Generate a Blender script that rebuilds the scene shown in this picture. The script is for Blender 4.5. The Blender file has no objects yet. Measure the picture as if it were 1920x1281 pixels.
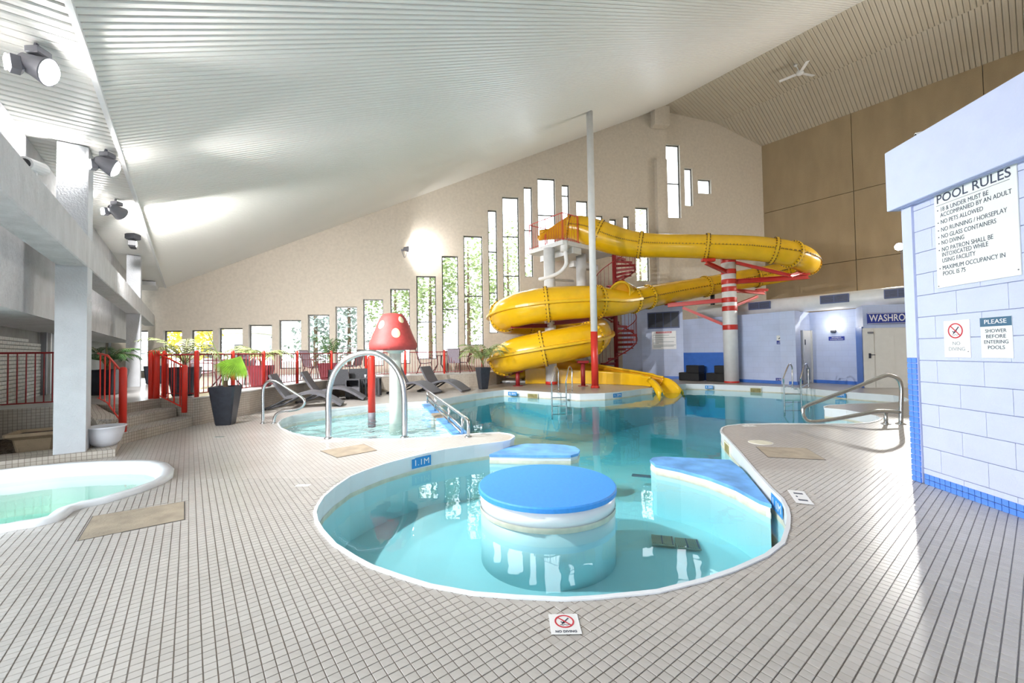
import bpy, bmesh, math, random
from mathutils import Vector, Matrix, geometry
random.seed(7)
sc = bpy.context.scene
COL = sc.collection
V = Vector

# ------------------------------------------------------------------ camera
F, CX, CY, H = 775.0, 960.0, 640.5, 1.35
PITCH, ROLL = math.atan(19.8 / 775), 0.0155
_f = V((0, math.cos(PITCH), math.sin(PITCH)))
_u = V((0, -math.sin(PITCH), math.cos(PITCH)))
_r = V((1, 0, 0))
RIGHT = _r * math.cos(ROLL) - _u * math.sin(ROLL)
UP = _r * math.sin(ROLL) + _u * math.cos(ROLL)
CAM = V((0, 0, H))
cam = bpy.data.objects.new('camera', bpy.data.cameras.new('camera'))
COL.objects.link(cam)
cam.data.sensor_width = 36
cam.data.lens = F / 1920 * 36
cam.data.clip_start, cam.data.clip_end = 0.05, 300
cam.matrix_basis = Matrix(((RIGHT.x, UP.x, -_f.x, 0), (RIGHT.y, UP.y, -_f.y, 0), (RIGHT.z, UP.z, -_f.z, H), (0, 0, 0, 1)))
sc.camera = cam

# ------------------------------------------------------------------ sky, exposure
world = bpy.data.worlds.new('overcast_sky'); sc.world = world
world.use_nodes = True
bg = world.node_tree.nodes['Background']
bg.inputs[0].default_value = (0.86, 0.94, 1.0, 1)
bg.inputs[1].default_value = 7.0
sc.view_settings.view_transform = 'Standard'
sc.view_settings.look = 'None'
sc.view_settings.exposure = 0.14
sc.view_settings.gamma = 1
sc.view_settings.use_curve_mapping = False
sc.cycles.use_denoising = True
sc.cycles.max_bounces = 6
sc.cycles.diffuse_bounces = 3
sc.cycles.glossy_bounces = 3
sc.cycles.transmission_bounces = 4
sc.cycles.transparent_max_bounces = 12
sc.cycles.sample_clamp_indirect = 6
sc.cycles.use_adaptive_sampling = True
sc.cycles.adaptive_threshold = 0.09
sc.cycles.use_light_tree = False
sc.cycles.caustics_reflective = False
sc.cycles.caustics_refractive = False
LIGHT_K = 1.0

# sun behind a thin overcast, from beyond the window wall
sun = bpy.data.objects.new('sun', bpy.data.lights.new('sun', 'SUN'))
COL.objects.link(sun)
sun.data.energy = 1.5; sun.data.angle = math.radians(6); sun.data.color = (1, 0.96, 0.88)
sun.rotation_euler = (math.radians(-38), 0, math.radians(160))

# ------------------------------------------------------------------ measuring helpers: a sight line met with a real plane
def ray(px, py): return _f * F + RIGHT * (px - CX) - UP * (py - CY)
def G(px, py, z=0.0):
    d = ray(px, py); return CAM + d * ((z - H) / d.z)
def D(px, py, Y):
    d = ray(px, py); return CAM + d * (Y / d.y)
def ONP(px, py, p0, n):
    d = ray(px, py); return CAM + d * ((p0 - CAM).dot(n) / d.dot(n))
TH = math.radians(37.98)
A = V((-math.sin(TH), math.cos(TH), 0)); B = V((math.cos(TH), math.sin(TH), 0)); Z = V((0, 0, 1))
def AB(a, b, z=0.0): return A * a + B * b + V((0, 0, z))
def toAB(p): return p.dot(A), p.dot(B)

# ------------------------------------------------------------------ materials
MATS = {}
def _nodes(name):
    m = bpy.data.materials.new(name); m.use_nodes = True
    nt = m.node_tree; return m, nt, nt.nodes['Principled BSDF']
def mat(name, col, rough=0.5, metal=0.0, var=0.0, vscale=6.0, bump=0.0, bscale=60.0, spec=0.5, emit=None, estr=0.0, trans=0.0, coat=0.0, stretch=None):
    m, nt, p = _nodes(name)
    p.inputs['Base Color'].default_value = (*col, 1)
    p.inputs['Roughness'].default_value = rough
    p.inputs['Metallic'].default_value = metal
    p.inputs['Specular IOR Level'].default_value = spec
    p.inputs['Coat Weight'].default_value = coat
    p.inputs['Transmission Weight'].default_value = trans
    if emit:
        p.inputs['Emission Color'].default_value = (*emit, 1); p.inputs['Emission Strength'].default_value = estr
    if var or bump:
        tc = nt.nodes.new('ShaderNodeTexCoord'); src = tc.outputs['Object']
        if stretch:
            mp = nt.nodes.new('ShaderNodeMapping'); mp.inputs['Scale'].default_value = stretch
            nt.links.new(src, mp.inputs[0]); src = mp.outputs[0]
    if var:
        n = nt.nodes.new('ShaderNodeTexNoise'); n.inputs['Scale'].default_value = vscale; n.inputs['Detail'].default_value = 5
        nt.links.new(src, n.inputs['Vector'])
        r = nt.nodes.new('ShaderNodeValToRGB')
        r.color_ramp.elements[0].position = 0.3; r.color_ramp.elements[1].position = 0.7
        r.color_ramp.elements[0].color = tuple(max(0, c * (1 - var)) for c in col) + (1,)
        r.color_ramp.elements[1].color = tuple(min(1, c * (1 + var)) for c in col) + (1,)
        nt.links.new(n.outputs['Fac'], r.inputs[0]); nt.links.new(r.outputs[0], p.inputs['Base Color'])
    if bump:
        n = nt.nodes.new('ShaderNodeTexNoise'); n.inputs['Scale'].default_value = bscale; n.inputs['Detail'].default_value = 4
        nt.links.new(src, n.inputs['Vector'])
        b = nt.nodes.new('ShaderNodeBump'); b.inputs['Strength'].default_value = bump; b.inputs['Distance'].default_value = 0.02
        nt.links.new(n.outputs['Fac'], b.inputs['Height']); nt.links.new(b.outputs[0], p.inputs['Normal'])
    MATS[name] = m; return m

def tile_mat(name, col, grout, pitch, gw, rot, rough=0.35, var=0.08, plane='XY', with_grout=True, bond=0.0, ratio=1.0, bump=0.3):
    """small square tiles in a grid; plane XY uses object x,y, wall uses (distance round, z)"""
    m, nt, p = _nodes(name)
    N, L = nt.nodes.new, nt.links.new
    tc = N('ShaderNodeTexCoord')
    mp = N('ShaderNodeMapping'); mp.inputs['Rotation'].default_value = rot
    if plane == 'UV': L(tc.outputs['UV'], mp.inputs[0])
    else: L(tc.outputs['Object'], mp.inputs[0])
    br = N('ShaderNodeTexBrick'); br.offset = bond; br.squash = 1.0
    br.inputs['Scale'].default_value = 1.0
    br.inputs['Brick Width'].default_value = pitch * ratio; br.inputs['Row Height'].default_value = pitch
    br.inputs['Mortar Size'].default_value = gw; br.inputs['Mortar Smooth'].default_value = 0.1
    br.inputs['Color1'].default_value = tuple(c * (1 - var) for c in col) + (1,)
    br.inputs['Color2'].default_value = tuple(min(1, c * (1 + var)) for c in col) + (1,)
    br.inputs['Mortar'].default_value = (*grout, 1)
    L(mp.outputs[0], br.inputs['Vector'])
    n = N('ShaderNodeTexNoise'); n.inputs['Scale'].default_value = 1.1; n.inputs['Detail'].default_value = 6; L(tc.outputs['Object'], n.inputs['Vector'])
    r = N('ShaderNodeValToRGB'); r.color_ramp.elements[0].position = 0.3; r.color_ramp.elements[1].position = 0.75
    r.color_ramp.elements[0].color = (0.84, 0.82, 0.79, 1); r.color_ramp.elements[1].color = (1, 1, 1, 1)
    L(n.outputs['Fac'], r.inputs[0])
    mx = N('ShaderNodeMix'); mx.data_type = 'RGBA'; mx.blend_type = 'MULTIPLY'; mx.inputs[0].default_value = 0.8
    L(br.outputs['Color'], mx.inputs[6]); L(r.outputs[0], mx.inputs[7])
    if not with_grout: br.inputs['Mortar Size'].default_value = 0.0
    L(mx.outputs[2], p.inputs['Base Color'])
    p.inputs['Roughness'].default_value = rough
    if with_grout and bump:
        b = N('ShaderNodeBump'); b.invert = True; b.inputs['Strength'].default_value = bump; b.inputs['Distance'].default_value = 0.004
        L(br.outputs['Fac'], b.inputs['Height']); L(b.outputs[0], p.inputs['Normal'])
    MATS[name] = m; return m

PT = 0.0508
FLOORROT = (0, 0, -TH)
TILEC, GROUTC = (0.53, 0.505, 0.48), (0.20, 0.165, 0.14)
tile_mat('floor_tile', TILEC, GROUTC, PT, 0.0024, FLOORROT, 0.32, 0.05)
tile_mat('floor_tile_face', TILEC, GROUTC, PT, 0.0, FLOORROT, 0.32, 0.05, with_grout=False)
tile_mat('wall_tile', (0.52, 0.47, 0.41), (0.23, 0.19, 0.15), PT * 1.0, 0.0028, (0, 0, 0), 0.4, 0.07, plane='UV')
tile_mat('pale_block', (0.55, 0.64, 0.90), (0.46, 0.54, 0.80), 0.203, 0.004, (0, 0, 0), 0.5, 0.02, plane='UV', bond=0.5, ratio=2.0)
mat('pale_blue', (0.53, 0.585, 0.80), 0.5, var=0.03, bump=0.25, bscale=90)
mat('pale_blue_trim', (0.54, 0.60, 0.81), 0.45, var=0.03, bump=0.1, bscale=50)
mat('joint_blue', (0.48, 0.535, 0.76), 0.6, var=0.05)
mat('mid_blue', (0.05, 0.17, 0.60), 0.4, var=0.06)
mat('bright_blue_tile', (0.10, 0.26, 0.78), 0.25, var=0.10, vscale=12)
mat('ledge_blue', (0.05, 0.30, 0.80), 0.55, var=0.06, vscale=30, bump=0.2, bscale=150)
mat('worn_blue', (0.14, 0.38, 0.80), 0.55, var=0.30, vscale=4, bump=0.2, bscale=150)
mat('stucco', (0.55, 0.55, 0.56), 0.8, var=0.10, vscale=5, bump=0.8, bscale=28, stretch=(1, 1, 0.45))
mat('stucco_smooth', (0.58, 0.60, 0.63), 0.8, var=0.05, vscale=4, bump=0.5, bscale=40)
mat('tan_wall', (0.63, 0.565, 0.475), 0.85, var=0.06, vscale=9, bump=0.4, bscale=70)
mat('brown_wall', (0.37, 0.285, 0.175), 0.85, var=0.08, vscale=2.2, bump=0.4, bscale=70, stretch=(1, 1, 0.3))
mat('reveal', (0.72, 0.68, 0.62), 0.7, var=0.03)
mat('ceiling_metal', (0.80, 0.79, 0.75), 0.42, var=0.03, vscale=2, spec=0.45)
mat('ceiling_metal_warm', (0.50, 0.45, 0.36), 0.45, var=0.05, vscale=2)
mat('ceiling_gap', (0.34, 0.33, 0.30), 0.8, var=0.05)
mat('brick_white', (0.62, 0.62, 0.59), 0.7, var=0.12, vscale=14, bump=0.5, bscale=50)
mat('brick_joint', (0.30, 0.30, 0.29), 0.9, var=0.1)
mat('fiberglass', (0.80, 0.83, 0.86), 0.25, var=0.03, vscale=3)
mat('water_tinted_basin', (0.50, 0.76, 0.80), 0.45, var=0.05, vscale=1.5)  # turquoise cast of the water put into the colour of white fibreglass
mat('waterline', (0.68, 0.66, 0.54), 0.5, var=0.12, vscale=8)
mat('yellow_plastic', (0.86, 0.50, 0.008), 0.22, var=0.07, vscale=2.5, coat=0.3)
mat('yellow_rib', (0.82, 0.50, 0.02), 0.3, var=0.05)
mat('orange_plastic', (0.80, 0.37, 0.012), 0.25, var=0.06, vscale=2.5, coat=0.2)
mat('bolt_rust', (0.10, 0.055, 0.02), 0.6, var=0.2)
mat('red_paint', (0.60, 0.035, 0.025), 0.4, var=0.06)
mat('dark_red', (0.27, 0.018, 0.022), 0.45, var=0.10)
mat('bright_red', (0.72, 0.035, 0.02), 0.35, var=0.05)
mat('white_paint', (0.78, 0.79, 0.80), 0.4, var=0.04)
mat('steel', (0.62, 0.64, 0.66), 0.22, metal=1.0, var=0.06, vscale=20)
mat('wicker', (0.050, 0.052, 0.060), 0.6, var=0.35, vscale=60, bump=0.6, bscale=120)
mat('wicker_grey', (0.11, 0.11, 0.125), 0.55, var=0.30, vscale=70, bump=0.6, bscale=120)
mat('black_plastic', (0.016, 0.017, 0.020), 0.5, var=0.2)
mat('pot_black', (0.022, 0.026, 0.038), 0.35, var=0.3, vscale=10, bump=0.1, bscale=30)
mat('pot_maroon', (0.12, 0.018, 0.026), 0.45, var=0.2)
mat('soil', (0.06, 0.042, 0.03), 0.95, var=0.4, vscale=40, bump=0.8, bscale=80)
mat('mulch', (0.11, 0.08, 0.055), 0.95, var=0.6, vscale=45, bump=1.0, bscale=70)
mat('terracotta_pale', (0.24, 0.175, 0.11), 0.85, var=0.15, bump=0.4)
mat('ceramic_white', (0.75, 0.76, 0.82), 0.25, var=0.03)
mat('leaf_bright', (0.22, 0.42, 0.035), 0.45, var=0.25, vscale=9)
mat('leaf_dark', (0.045, 0.11, 0.03), 0.45, var=0.3, vscale=9)
mat('leaf_pale', (0.30, 0.38, 0.14), 0.5, var=0.25, vscale=9)
mat('leaf_stem', (0.22, 0.24, 0.09), 0.6, var=0.2)
mat('bark', (0.13, 0.085, 0.05), 0.9, var=0.3, bump=0.5)
mat('mushroom_red', (0.46, 0.06, 0.055), 0.6, var=0.12, vscale=14, bump=0.15, bscale=60)
mat('mushroom_spot', (0.80, 0.68, 0.42), 0.6, var=0.04)
mat('mushroom_stem', (0.66, 0.70, 0.63), 0.5, var=0.05)
mat('hatch', (0.36, 0.30, 0.225), 0.6, var=0.18, vscale=7, bump=0.2, bscale=60)
mat('sign_white', (0.74, 0.78, 0.76), 0.3, var=0.015)
mat('sign_plain', (0.80, 0.80, 0.80), 0.4, var=0.015)
mat('sign_teal', (0.055, 0.14, 0.23), 0.4, var=0.03)
mat('sign_navy', (0.018, 0.04, 0.30), 0.35, var=0.05)
mat('sign_blue', (0.03, 0.25, 0.62), 0.4, var=0.05)
mat('ink', (0.045, 0.06, 0.10), 0.5, var=0.05)
mat('ink_grey', (0.30, 0.34, 0.36), 0.5, var=0.05)
mat('ink_white', (0.85, 0.85, 0.88), 0.4, var=0.01)
mat('ink_red', (0.55, 0.03, 0.05), 0.4, var=0.05)
mat('grille_dark', (0.022, 0.028, 0.055), 0.5, var=0.2)
mat('grille_frame', (0.07, 0.10, 0.24), 0.5, var=0.1)
mat('drain', (0.34, 0.40, 0.36), 0.6, var=0.1)
mat('skimmer', (0.26, 0.22, 0.08), 0.6, var=0.3, vscale=12)
mat('frame_dark', (0.10, 0.095, 0.09), 0.4, metal=0.3, var=0.1)
mat('sling', (0.33, 0.28, 0.33), 0.7, var=0.08, vscale=20)
mat('chair_metal', (0.075, 0.035, 0.035), 0.45, var=0.15)
mat('lamp_grey', (0.20, 0.20, 0.23), 0.5, var=0.1)
mat('door_white', (0.70, 0.70, 0.68), 0.45, var=0.03)
mat('jamb_grey', (0.30, 0.32, 0.36), 0.6, var=0.06)
mat('lawn', (0.18, 0.19, 0.13), 0.9, var=0.25, vscale=1.5)
mat('house_white', (0.80, 0.80, 0.80), 0.7, var=0.02)
mat('deck_floor', (0.60, 0.58, 0.56), 0.25, var=0.05, vscale=3)
mat('tree_yellow', (0.80, 0.60, 0.06), 0.6, var=0.3, vscale=2)
mat('tree_green', (0.36, 0.44, 0.22), 0.6, var=0.3, vscale=2)
mat('tree_blue', (0.32, 0.38, 0.35), 0.6, var=0.3, vscale=2)
mat('lens_glow', (1, 1, 1), 0.3, emit=(1, 0.98, 0.95), estr=110, var=0.001)
mat('globe_glow', (1, 1, 1), 0.3, emit=(1, 0.93, 0.75), estr=9, var=0.001)

def water_mat(name, tint, wave_scale, wave_str, absorb, density, dist=0.05):
    m, nt, p = _nodes(name); nt.nodes.remove(p)
    N, L = nt.nodes.new, nt.links.new
    out = nt.nodes['Material Output']
    tc = N('ShaderNodeTexCoord'); n = N('ShaderNodeTexNoise'); n.inputs['Scale'].default_value = wave_scale; n.inputs['Detail'].default_value = 2.5
    L(tc.outputs['Object'], n.inputs['Vector'])
    b = N('ShaderNodeBump'); b.inputs['Strength'].default_value = wave_str; b.inputs['Distance'].default_value = dist
    L(n.outputs['Fac'], b.inputs['Height'])
    t = N('ShaderNodeBsdfTransparent'); t.inputs[0].default_value = (*tint, 1)
    g = N('ShaderNodeBsdfGlossy'); g.inputs['Roughness'].default_value = 0.015; L(b.outputs[0], g.inputs['Normal'])
    fr = N('ShaderNodeFresnel'); L(b.outputs[0], fr.inputs['Normal'])
    ge = N('ShaderNodeNewGeometry'); io = N('ShaderNodeMapRange')           # same reflectance from above and below: nothing here bends the light
    io.inputs['To Min'].default_value = 1.333; io.inputs['To Max'].default_value = 1 / 1.333
    L(ge.outputs['Backfacing'], io.inputs['Value']); L(io.outputs['Result'], fr.inputs['IOR'])
    mx = N('ShaderNodeMixShader'); L(fr.outputs[0], mx.inputs[0]); L(t.outputs[0], mx.inputs[1]); L(g.outputs[0], mx.inputs[2])
    L(mx.outputs[0], out.inputs['Surface'])
    va = N('ShaderNodeVolumeAbsorption'); va.inputs['Color'].default_value = (*absorb, 1); va.inputs['Density'].default_value = density
    L(va.outputs[0], out.inputs['Volume'])
    MATS[name] = m
def clear_mat(name):
    m, nt, p = _nodes(name); nt.nodes.remove(p)
    N, L = nt.nodes.new, nt.links.new
    t = N('ShaderNodeBsdfTransparent'); g = N('ShaderNodeBsdfGlossy'); g.inputs['Roughness'].default_value = 0.01
    fr = N('ShaderNodeFresnel'); fr.inputs['IOR'].default_value = 1.45
    ml = N('ShaderNodeMath'); ml.operation = 'MULTIPLY'; ml.inputs[1].default_value = 0.6; L(fr.outputs[0], ml.inputs[0])
    mx = N('ShaderNodeMixShader'); L(ml.outputs[0], mx.inputs[0]); L(t.outputs[0], mx.inputs[1]); L(g.outputs[0], mx.inputs[2])
    L(mx.outputs[0], nt.nodes['Material Output'].inputs['Surface']); MATS[name] = m
water_mat('water', (0.97, 1, 1), 2.2, 0.06, (0.45, 0.88, 0.93), 0.62)
water_mat('water_rippled', (0.99, 1, 1), 2.6, 1.0, (0.75, 0.95, 0.90), 0.5, 0.16)
water_mat('water_green', (0.97, 1, 0.98), 2.5, 0.05, (0.40, 0.90, 0.70), 0.5)
clear_mat('pane_glass')

# ------------------------------------------------------------------ mesh building
class MB:
    def __init__(s): s.v = []; s.f = []; s.uv = None
    def add(s, vs, fs):
        k = len(s.v); s.v += [V(p) for p in vs]; s.f += [tuple(i + k for i in f) for f in fs]; return s
    def box(s, c, d, ax=None):
        """centre, full sizes, optional (x,y,z) axes"""
        c = V(c); X, Y, ZZ = ax or (V((1, 0, 0)), V((0, 1, 0)), Z)
        X, Y, ZZ = X * d[0] / 2, Y * d[1] / 2, ZZ * d[2] / 2
        vs = [c + X * i + Y * j + ZZ * k for k in (-1, 1) for j in (-1, 1) for i in (-1, 1)]
        return s.add(vs, [(0, 2, 3, 1), (4, 5, 7, 6), (0, 1, 5, 4), (2, 6, 7, 3), (0, 4, 6, 2), (1, 3, 7, 5)])
    def bbox(s, c, d, bev=0.01, ax=None):
        """box with chamfered top and bottom edges"""
        c = V(c); X, Y, ZZ = ax or (V((1, 0, 0)), V((0, 1, 0)), Z)
        hx, hy, hz = d[0] / 2, d[1] / 2, d[2] / 2; bev = min(bev, hx * .9, hy * .9, hz * .9)
        vs = []
        for z, e in ((-hz, bev), (-hz + bev, 0), (hz - bev, 0), (hz, bev)):
            for i, j in ((-1, -1), (1, -1), (1, 1), (-1, 1)):
                vs.append(c + X * i * (hx - e) + Y * j * (hy - e) + ZZ * z)
        fs = [(3, 2, 1, 0), (12, 13, 14, 15)]
        for r in range(3):
            for q in range(4):
                fs.append((r * 4 + q, r * 4 + (q + 1) % 4, r * 4 + 4 + (q + 1) % 4, r * 4 + 4 + q))
        return s.add(vs, fs)
    def prism(s, poly, z0, z1):
        n = len(poly); vs = [V((p[0], p[1], z0)) for p in poly] + [V((p[0], p[1], z1)) for p in poly]
        fs = [tuple(range(n - 1, -1, -1)), tuple(range(n, 2 * n))] + [(i, (i + 1) % n, n + (i + 1) % n, n + i) for i in range(n)]
        return s.add(vs, fs)
    def hexa(s, lo, hi):
        """two quads (4 points each)"""
        return s.add(list(lo) + list(hi), [(3, 2, 1, 0), (4, 5, 6, 7), (0, 1, 5, 4), (1, 2, 6, 5), (2, 3, 7, 6), (3, 0, 4, 7)])
    def tube(s, pts, r, n=8, closed=False, cap=True):
        pts = [V(p) for p in pts]; m = len(pts); R = r if isinstance(r, (list, tuple)) else [r] * m
        ring = []; prev = None
        for i, p in enumerate(pts):
            if closed: t = (pts[(i + 1) % m] - pts[i - 1])
            else: t = pts[min(i + 1, m - 1)] - pts[max(i - 1, 0)]
            t = t.normalized() if t.length > 1e-9 else V((0, 0, 1))
            if prev is None:
                a = Z if abs(t.z) < 0.9 else V((1, 0, 0)); x = t.cross(a).normalized()
            else:
                x = (prev - t * prev.dot(t)); x = x.normalized() if x.length > 1e-6 else t.orthogonal().normalized()
            prev = x; y = t.cross(x)
            ring.append([p + (x * math.cos(k * 2 * math.pi / n) + y * math.sin(k * 2 * math.pi / n)) * R[i] for k in range(n)])
        vs = [q for rr in ring for q in rr]; fs = []
        for i in range(m if closed else m - 1):
            j = (i + 1) % m
            for k in range(n): fs.append((i * n + k, i * n + (k + 1) % n, j * n + (k + 1) % n, j * n + k))
        if cap and not closed: fs += [tuple(range(n - 1, -1, -1)), tuple((m - 1) * n + k for k in range(n))]
        return s.add(vs, fs)
    def lathe(s, prof, c=(0, 0, 0), n=24, cap=True):
        c = V(c); vs = [c + V((r * math.cos(k * 2 * math.pi / n), r * math.sin(k * 2 * math.pi / n), z)) for r, z in prof for k in range(n)]
        fs = [(i * n + k, i * n + (k + 1) % n, i * n + n + (k + 1) % n, i * n + n + k) for i in range(len(prof) - 1) for k in range(n)]
        if cap: fs += [tuple(range(n - 1, -1, -1)), tuple((len(prof) - 1) * n + k for k in range(n))]
        return s.add(vs, fs)
    def squarish(s, prof, c=(0, 0, 0), rot=0.0, bev=0.15):
        """tapered square body with chamfered corners: profile of (half width, z)"""
        c = V(c); vs = []
        for h, z in prof:
            b = h * bev
            for x, y in ((h, h - b), (h - b, h), (-h + b, h), (-h, h - b), (-h, -h + b), (-h + b, -h), (h - b, -h), (h, -h + b)):
                vs.append(c + V((x * math.cos(rot) - y * math.sin(rot), x * math.sin(rot) + y * math.cos(rot), z)))
        n = 8
        fs = [(i * n + k, i * n + (k + 1) % n, i * n + n + (k + 1) % n, i * n + n + k) for i in range(len(prof) - 1) for k in range(n)]
        fs += [tuple(range(n - 1, -1, -1)), tuple((len(prof) - 1) * n + k for k in range(n))]
        return s.add(vs, fs)
    def xf(s, M):
        s.v = [M @ p for p in s.v]; return s
    def mesh(s, name, material, smooth=False):
        me = bpy.data.meshes.new(name); me.from_pydata([tuple(p) for p in s.v], [], s.f)
        if material: me.materials.append(MATS[material] if isinstance(material, str) else material)
        if smooth: me.polygons.foreach_set('use_smooth', [True] * len(me.polygons))
        if s.uv:
            ul = me.uv_layers.new(name='uv')
            for poly in me.polygons:
                for li in poly.loop_indices: ul.data[li].uv = s.uv[me.loops[li].vertex_index]
        me.update(); return me
    def build(s, name, material, parent=None, smooth=False, world=True):
        return link(name, s.mesh(name, material, smooth), parent, world)
def link(name, me, parent=None, world=True):
    o = bpy.data.objects.new(name, me); COL.objects.link(o)
    if parent is not None:
        o.parent = parent
        if world and parent.parent is None: o.matrix_parent_inverse = parent.matrix_basis.inverted()
    return o
def tag(o, label, cat, group=None, kind=None):
    o['label'] = label; o['category'] = cat
    if group: o['group'] = group
    if kind: o['kind'] = kind
    return o
def thing(name, label, cat, loc=(0, 0, 0), rz=0.0, group=None, kind=None):
    o = bpy.data.objects.new(name, None); COL.objects.link(o); o.empty_display_size = 0.1
    o.location = loc; o.rotation_euler = (0, 0, rz)
    return tag(o, label, cat, group, kind)
def struct(o, label, cat): return tag(o, label, cat, kind='structure')
def copy_tree(o, parent=None):
    c = o.copy(); COL.objects.link(c)
    if parent is not None: c.parent = parent; c.matrix_parent_inverse = o.matrix_parent_inverse.copy()
    for ch in list(o.children): copy_tree(ch, c)
    return c
def smooth_path(pts, sub=6, closed=False):
    """Catmull-Rom through points (vectors of any size)"""
    n = len(pts); out = []
    for i in range(n if closed else n - 1):
        g = (lambda k: pts[k % n]) if closed else (lambda k: pts[min(max(k, 0), n - 1)])
        p0, p1, p2, p3 = g(i - 1), g(i), g(i + 1), g(i + 2)
        for j in range(sub):
            t = j / sub
            out.append(0.5 * ((2 * p1) + (p2 - p0) * t + (2 * p0 - 5 * p1 + 4 * p2 - p3) * t * t + (3 * p1 - p0 - 3 * p2 + p3) * t ** 3))
    if not closed: out.append(pts[-1])
    return out
def inside(p, poly):
    x, y = p[0], p[1]; c = False; j = len(poly) - 1
    for i in range(len(poly)):
        xi, yi, xj, yj = poly[i][0], poly[i][1], poly[j][0], poly[j][1]
        if (yi > y) != (yj > y) and x < (xj - xi) * (y - yi) / (yj - yi) + xi: c = not c
        j = i
    return c
def offset(poly, d):
    """move a closed 2-D outline outward by d (either winding)"""
    n = len(poly); ar = sum(poly[i][0] * poly[(i + 1) % n][1] - poly[(i + 1) % n][0] * poly[i][1] for i in range(n))
    sg = 1 if ar > 0 else -1; out = []
    for i in range(n):
        t = (V(poly[(i + 1) % n][:2]) - V(poly[i - 1][:2])); t.normalize()
        out.append(V((poly[i][0] + t.y * d * sg, poly[i][1] - t.x * d * sg)))
    return out
def flat_fill(outer, holes, z, mb):
    """plan outline with holes, filled with triangles"""
    vs, es = [], []
    for lp in [outer] + holes:
        k = len(vs); vs += [V((p[0], p[1])) for p in lp]; es += [(k + i, k + (i + 1) % len(lp)) for i in range(len(lp))]
    rv, _, rf, _, _, _ = geometry.delaunay_2d_cdt(vs, es, [], 0, 1e-5)
    fs = []
    for f in rf:
        c = sum((rv[i] for i in f), V((0, 0))) / len(f)
        if inside(c, outer) and not any(inside(c, h) for h in holes):
            a = sum(rv[f[i]].x * rv[f[(i + 1) % len(f)]].y - rv[f[(i + 1) % len(f)]].x * rv[f[i]].y for i in range(len(f)))
            fs.append(tuple(f) if a > 0 else tuple(reversed(f)))
    mb.add([V((p.x, p.y, z)) for p in rv], fs); return mb
def wall_strip(pts, z0, z1, closed=False):
    """upright ribbon along plan points with uv = (run length, height)"""
    mb = MB(); mb.uv = []; n = len(pts); run = 0.0; m = n + 1 if closed else n
    for i in range(m):
        p = pts[i % n]
        if i: run += (V(p[:2]) - V(pts[i - 1][:2])).length
        a, b = (z0[i % n] if isinstance(z0, list) else z0), (z1[i % n] if isinstance(z1, list) else z1)
        mb.v += [V((p[0], p[1], a)), V((p[0], p[1], b))]; mb.uv += [(run, a), (run, b)]
        if i: mb.f.append((2 * i - 2, 2 * i, 2 * i + 1, 2 * i - 1))
    return mb
def text_mesh(name, s, size, material, parent, origin, xdir, ydir, align='CENTER', extrude=0.0006, bold=0.0, xs=1.0, spacing=1.0, fitw=None):
    cu = bpy.data.curves.new(name, 'FONT'); cu.body = s; cu.size = size; cu.align_x = align; cu.align_y = 'CENTER'
    cu.extrude = extrude; cu.offset = bold; cu.resolution_u = 3; cu.space_character = spacing
    to = bpy.data.objects.new(name, cu); COL.objects.link(to)
    me = bpy.data.meshes.new_from_object(to.evaluated_get(bpy.context.evaluated_depsgraph_get()))
    bpy.data.objects.remove(to); bpy.data.curves.remove(cu)
    if fitw and len(me.vertices):
        xsv = [v.co.x for v in me.vertices]; xs = fitw / max(1e-6, max(xsv) - min(xsv))
    X, Y = xdir.normalized() * xs, ydir.normalized(); N = xdir.cross(ydir).normalized()
    M = Matrix(((X.x, Y.x, N.x, origin.x), (X.y, Y.y, N.y, origin.y), (X.z, Y.z, N.z, origin.z), (0, 0, 0, 1)))
    me.transform(M); me.materials.clear(); me.materials.append(MATS[material]); me.name = name
    return link(name, me, parent)
def ringmesh(c, x, y, n, r0, r1, t, seg=32, a0=0.0, a1=2 * math.pi):
    mb = MB(); full = abs(a1 - a0 - 2 * math.pi) < 1e-6
    for i in range(seg + (0 if full else 1)):
        a = a0 + (a1 - a0) * i / seg; d = x * math.cos(a) + y * math.sin(a)
        mb.v += [c + d * r0, c + d * r1, c + d * r1 + n * t, c + d * r0 + n * t]
    m = len(mb.v) // 4
    for i in range(m if full else m - 1):
        j = (i + 1) % m
        for q in range(4): mb.f.append((i * 4 + q, i * 4 + (q + 1) % 4, j * 4 + (q + 1) % 4, j * 4 + q))
    return mb

# ================================================================== THE BUILDING
DECK = 0.54            # raised terrace level
WL = -0.20             # water level
WW = -0.075            # wading pool level
W0 = V((-14.2, 17.2, 0)); WD = V((math.cos(math.radians(9.7)), math.sin(math.radians(9.7)), 0)); WN = V((-WD.y, WD.x, 0))  # window wall
def wallp(px, py):
    p = ONP(px, py, W0, WN); return (p - W0).dot(WD), p.z
def WP(s, z, out=0.0): return W0 + WD * s + WN * out + V((0, 0, z))
def wall_b_limit(a): return (W0.dot(WN) - A.dot(WN) * a) / B.dot(WN)
def wall_at_b(b): return (W0.dot(WN) - B.dot(WN) * b) / A.dot(WN)

# roof profile, measured where each fold meets the window wall
def _fold(px, py):
    p = ONP(px, py, W0, WN); return p.dot(B), p.z
b_eave, z_eave = -0.78, 4.25
b_ridge, z_ridge = _fold(1232, 206)
b_fold, z_fold = _fold(1343, 231)
b_wall, z_wall = _fold(1428, 276)
def roof_z(b):
    P = [(-9, z_eave), (b_eave, z_eave), (b_ridge, z_ridge), (b_fold, z_fold), (b_wall, z_wall), (30, z_wall)]
    for (x0, y0), (x1, y1) in zip(P, P[1:]):
        if x0 <= b <= x1: return y0 + (y1 - y0) * (b - x0) / (x1 - x0)
    return z_wall

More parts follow.
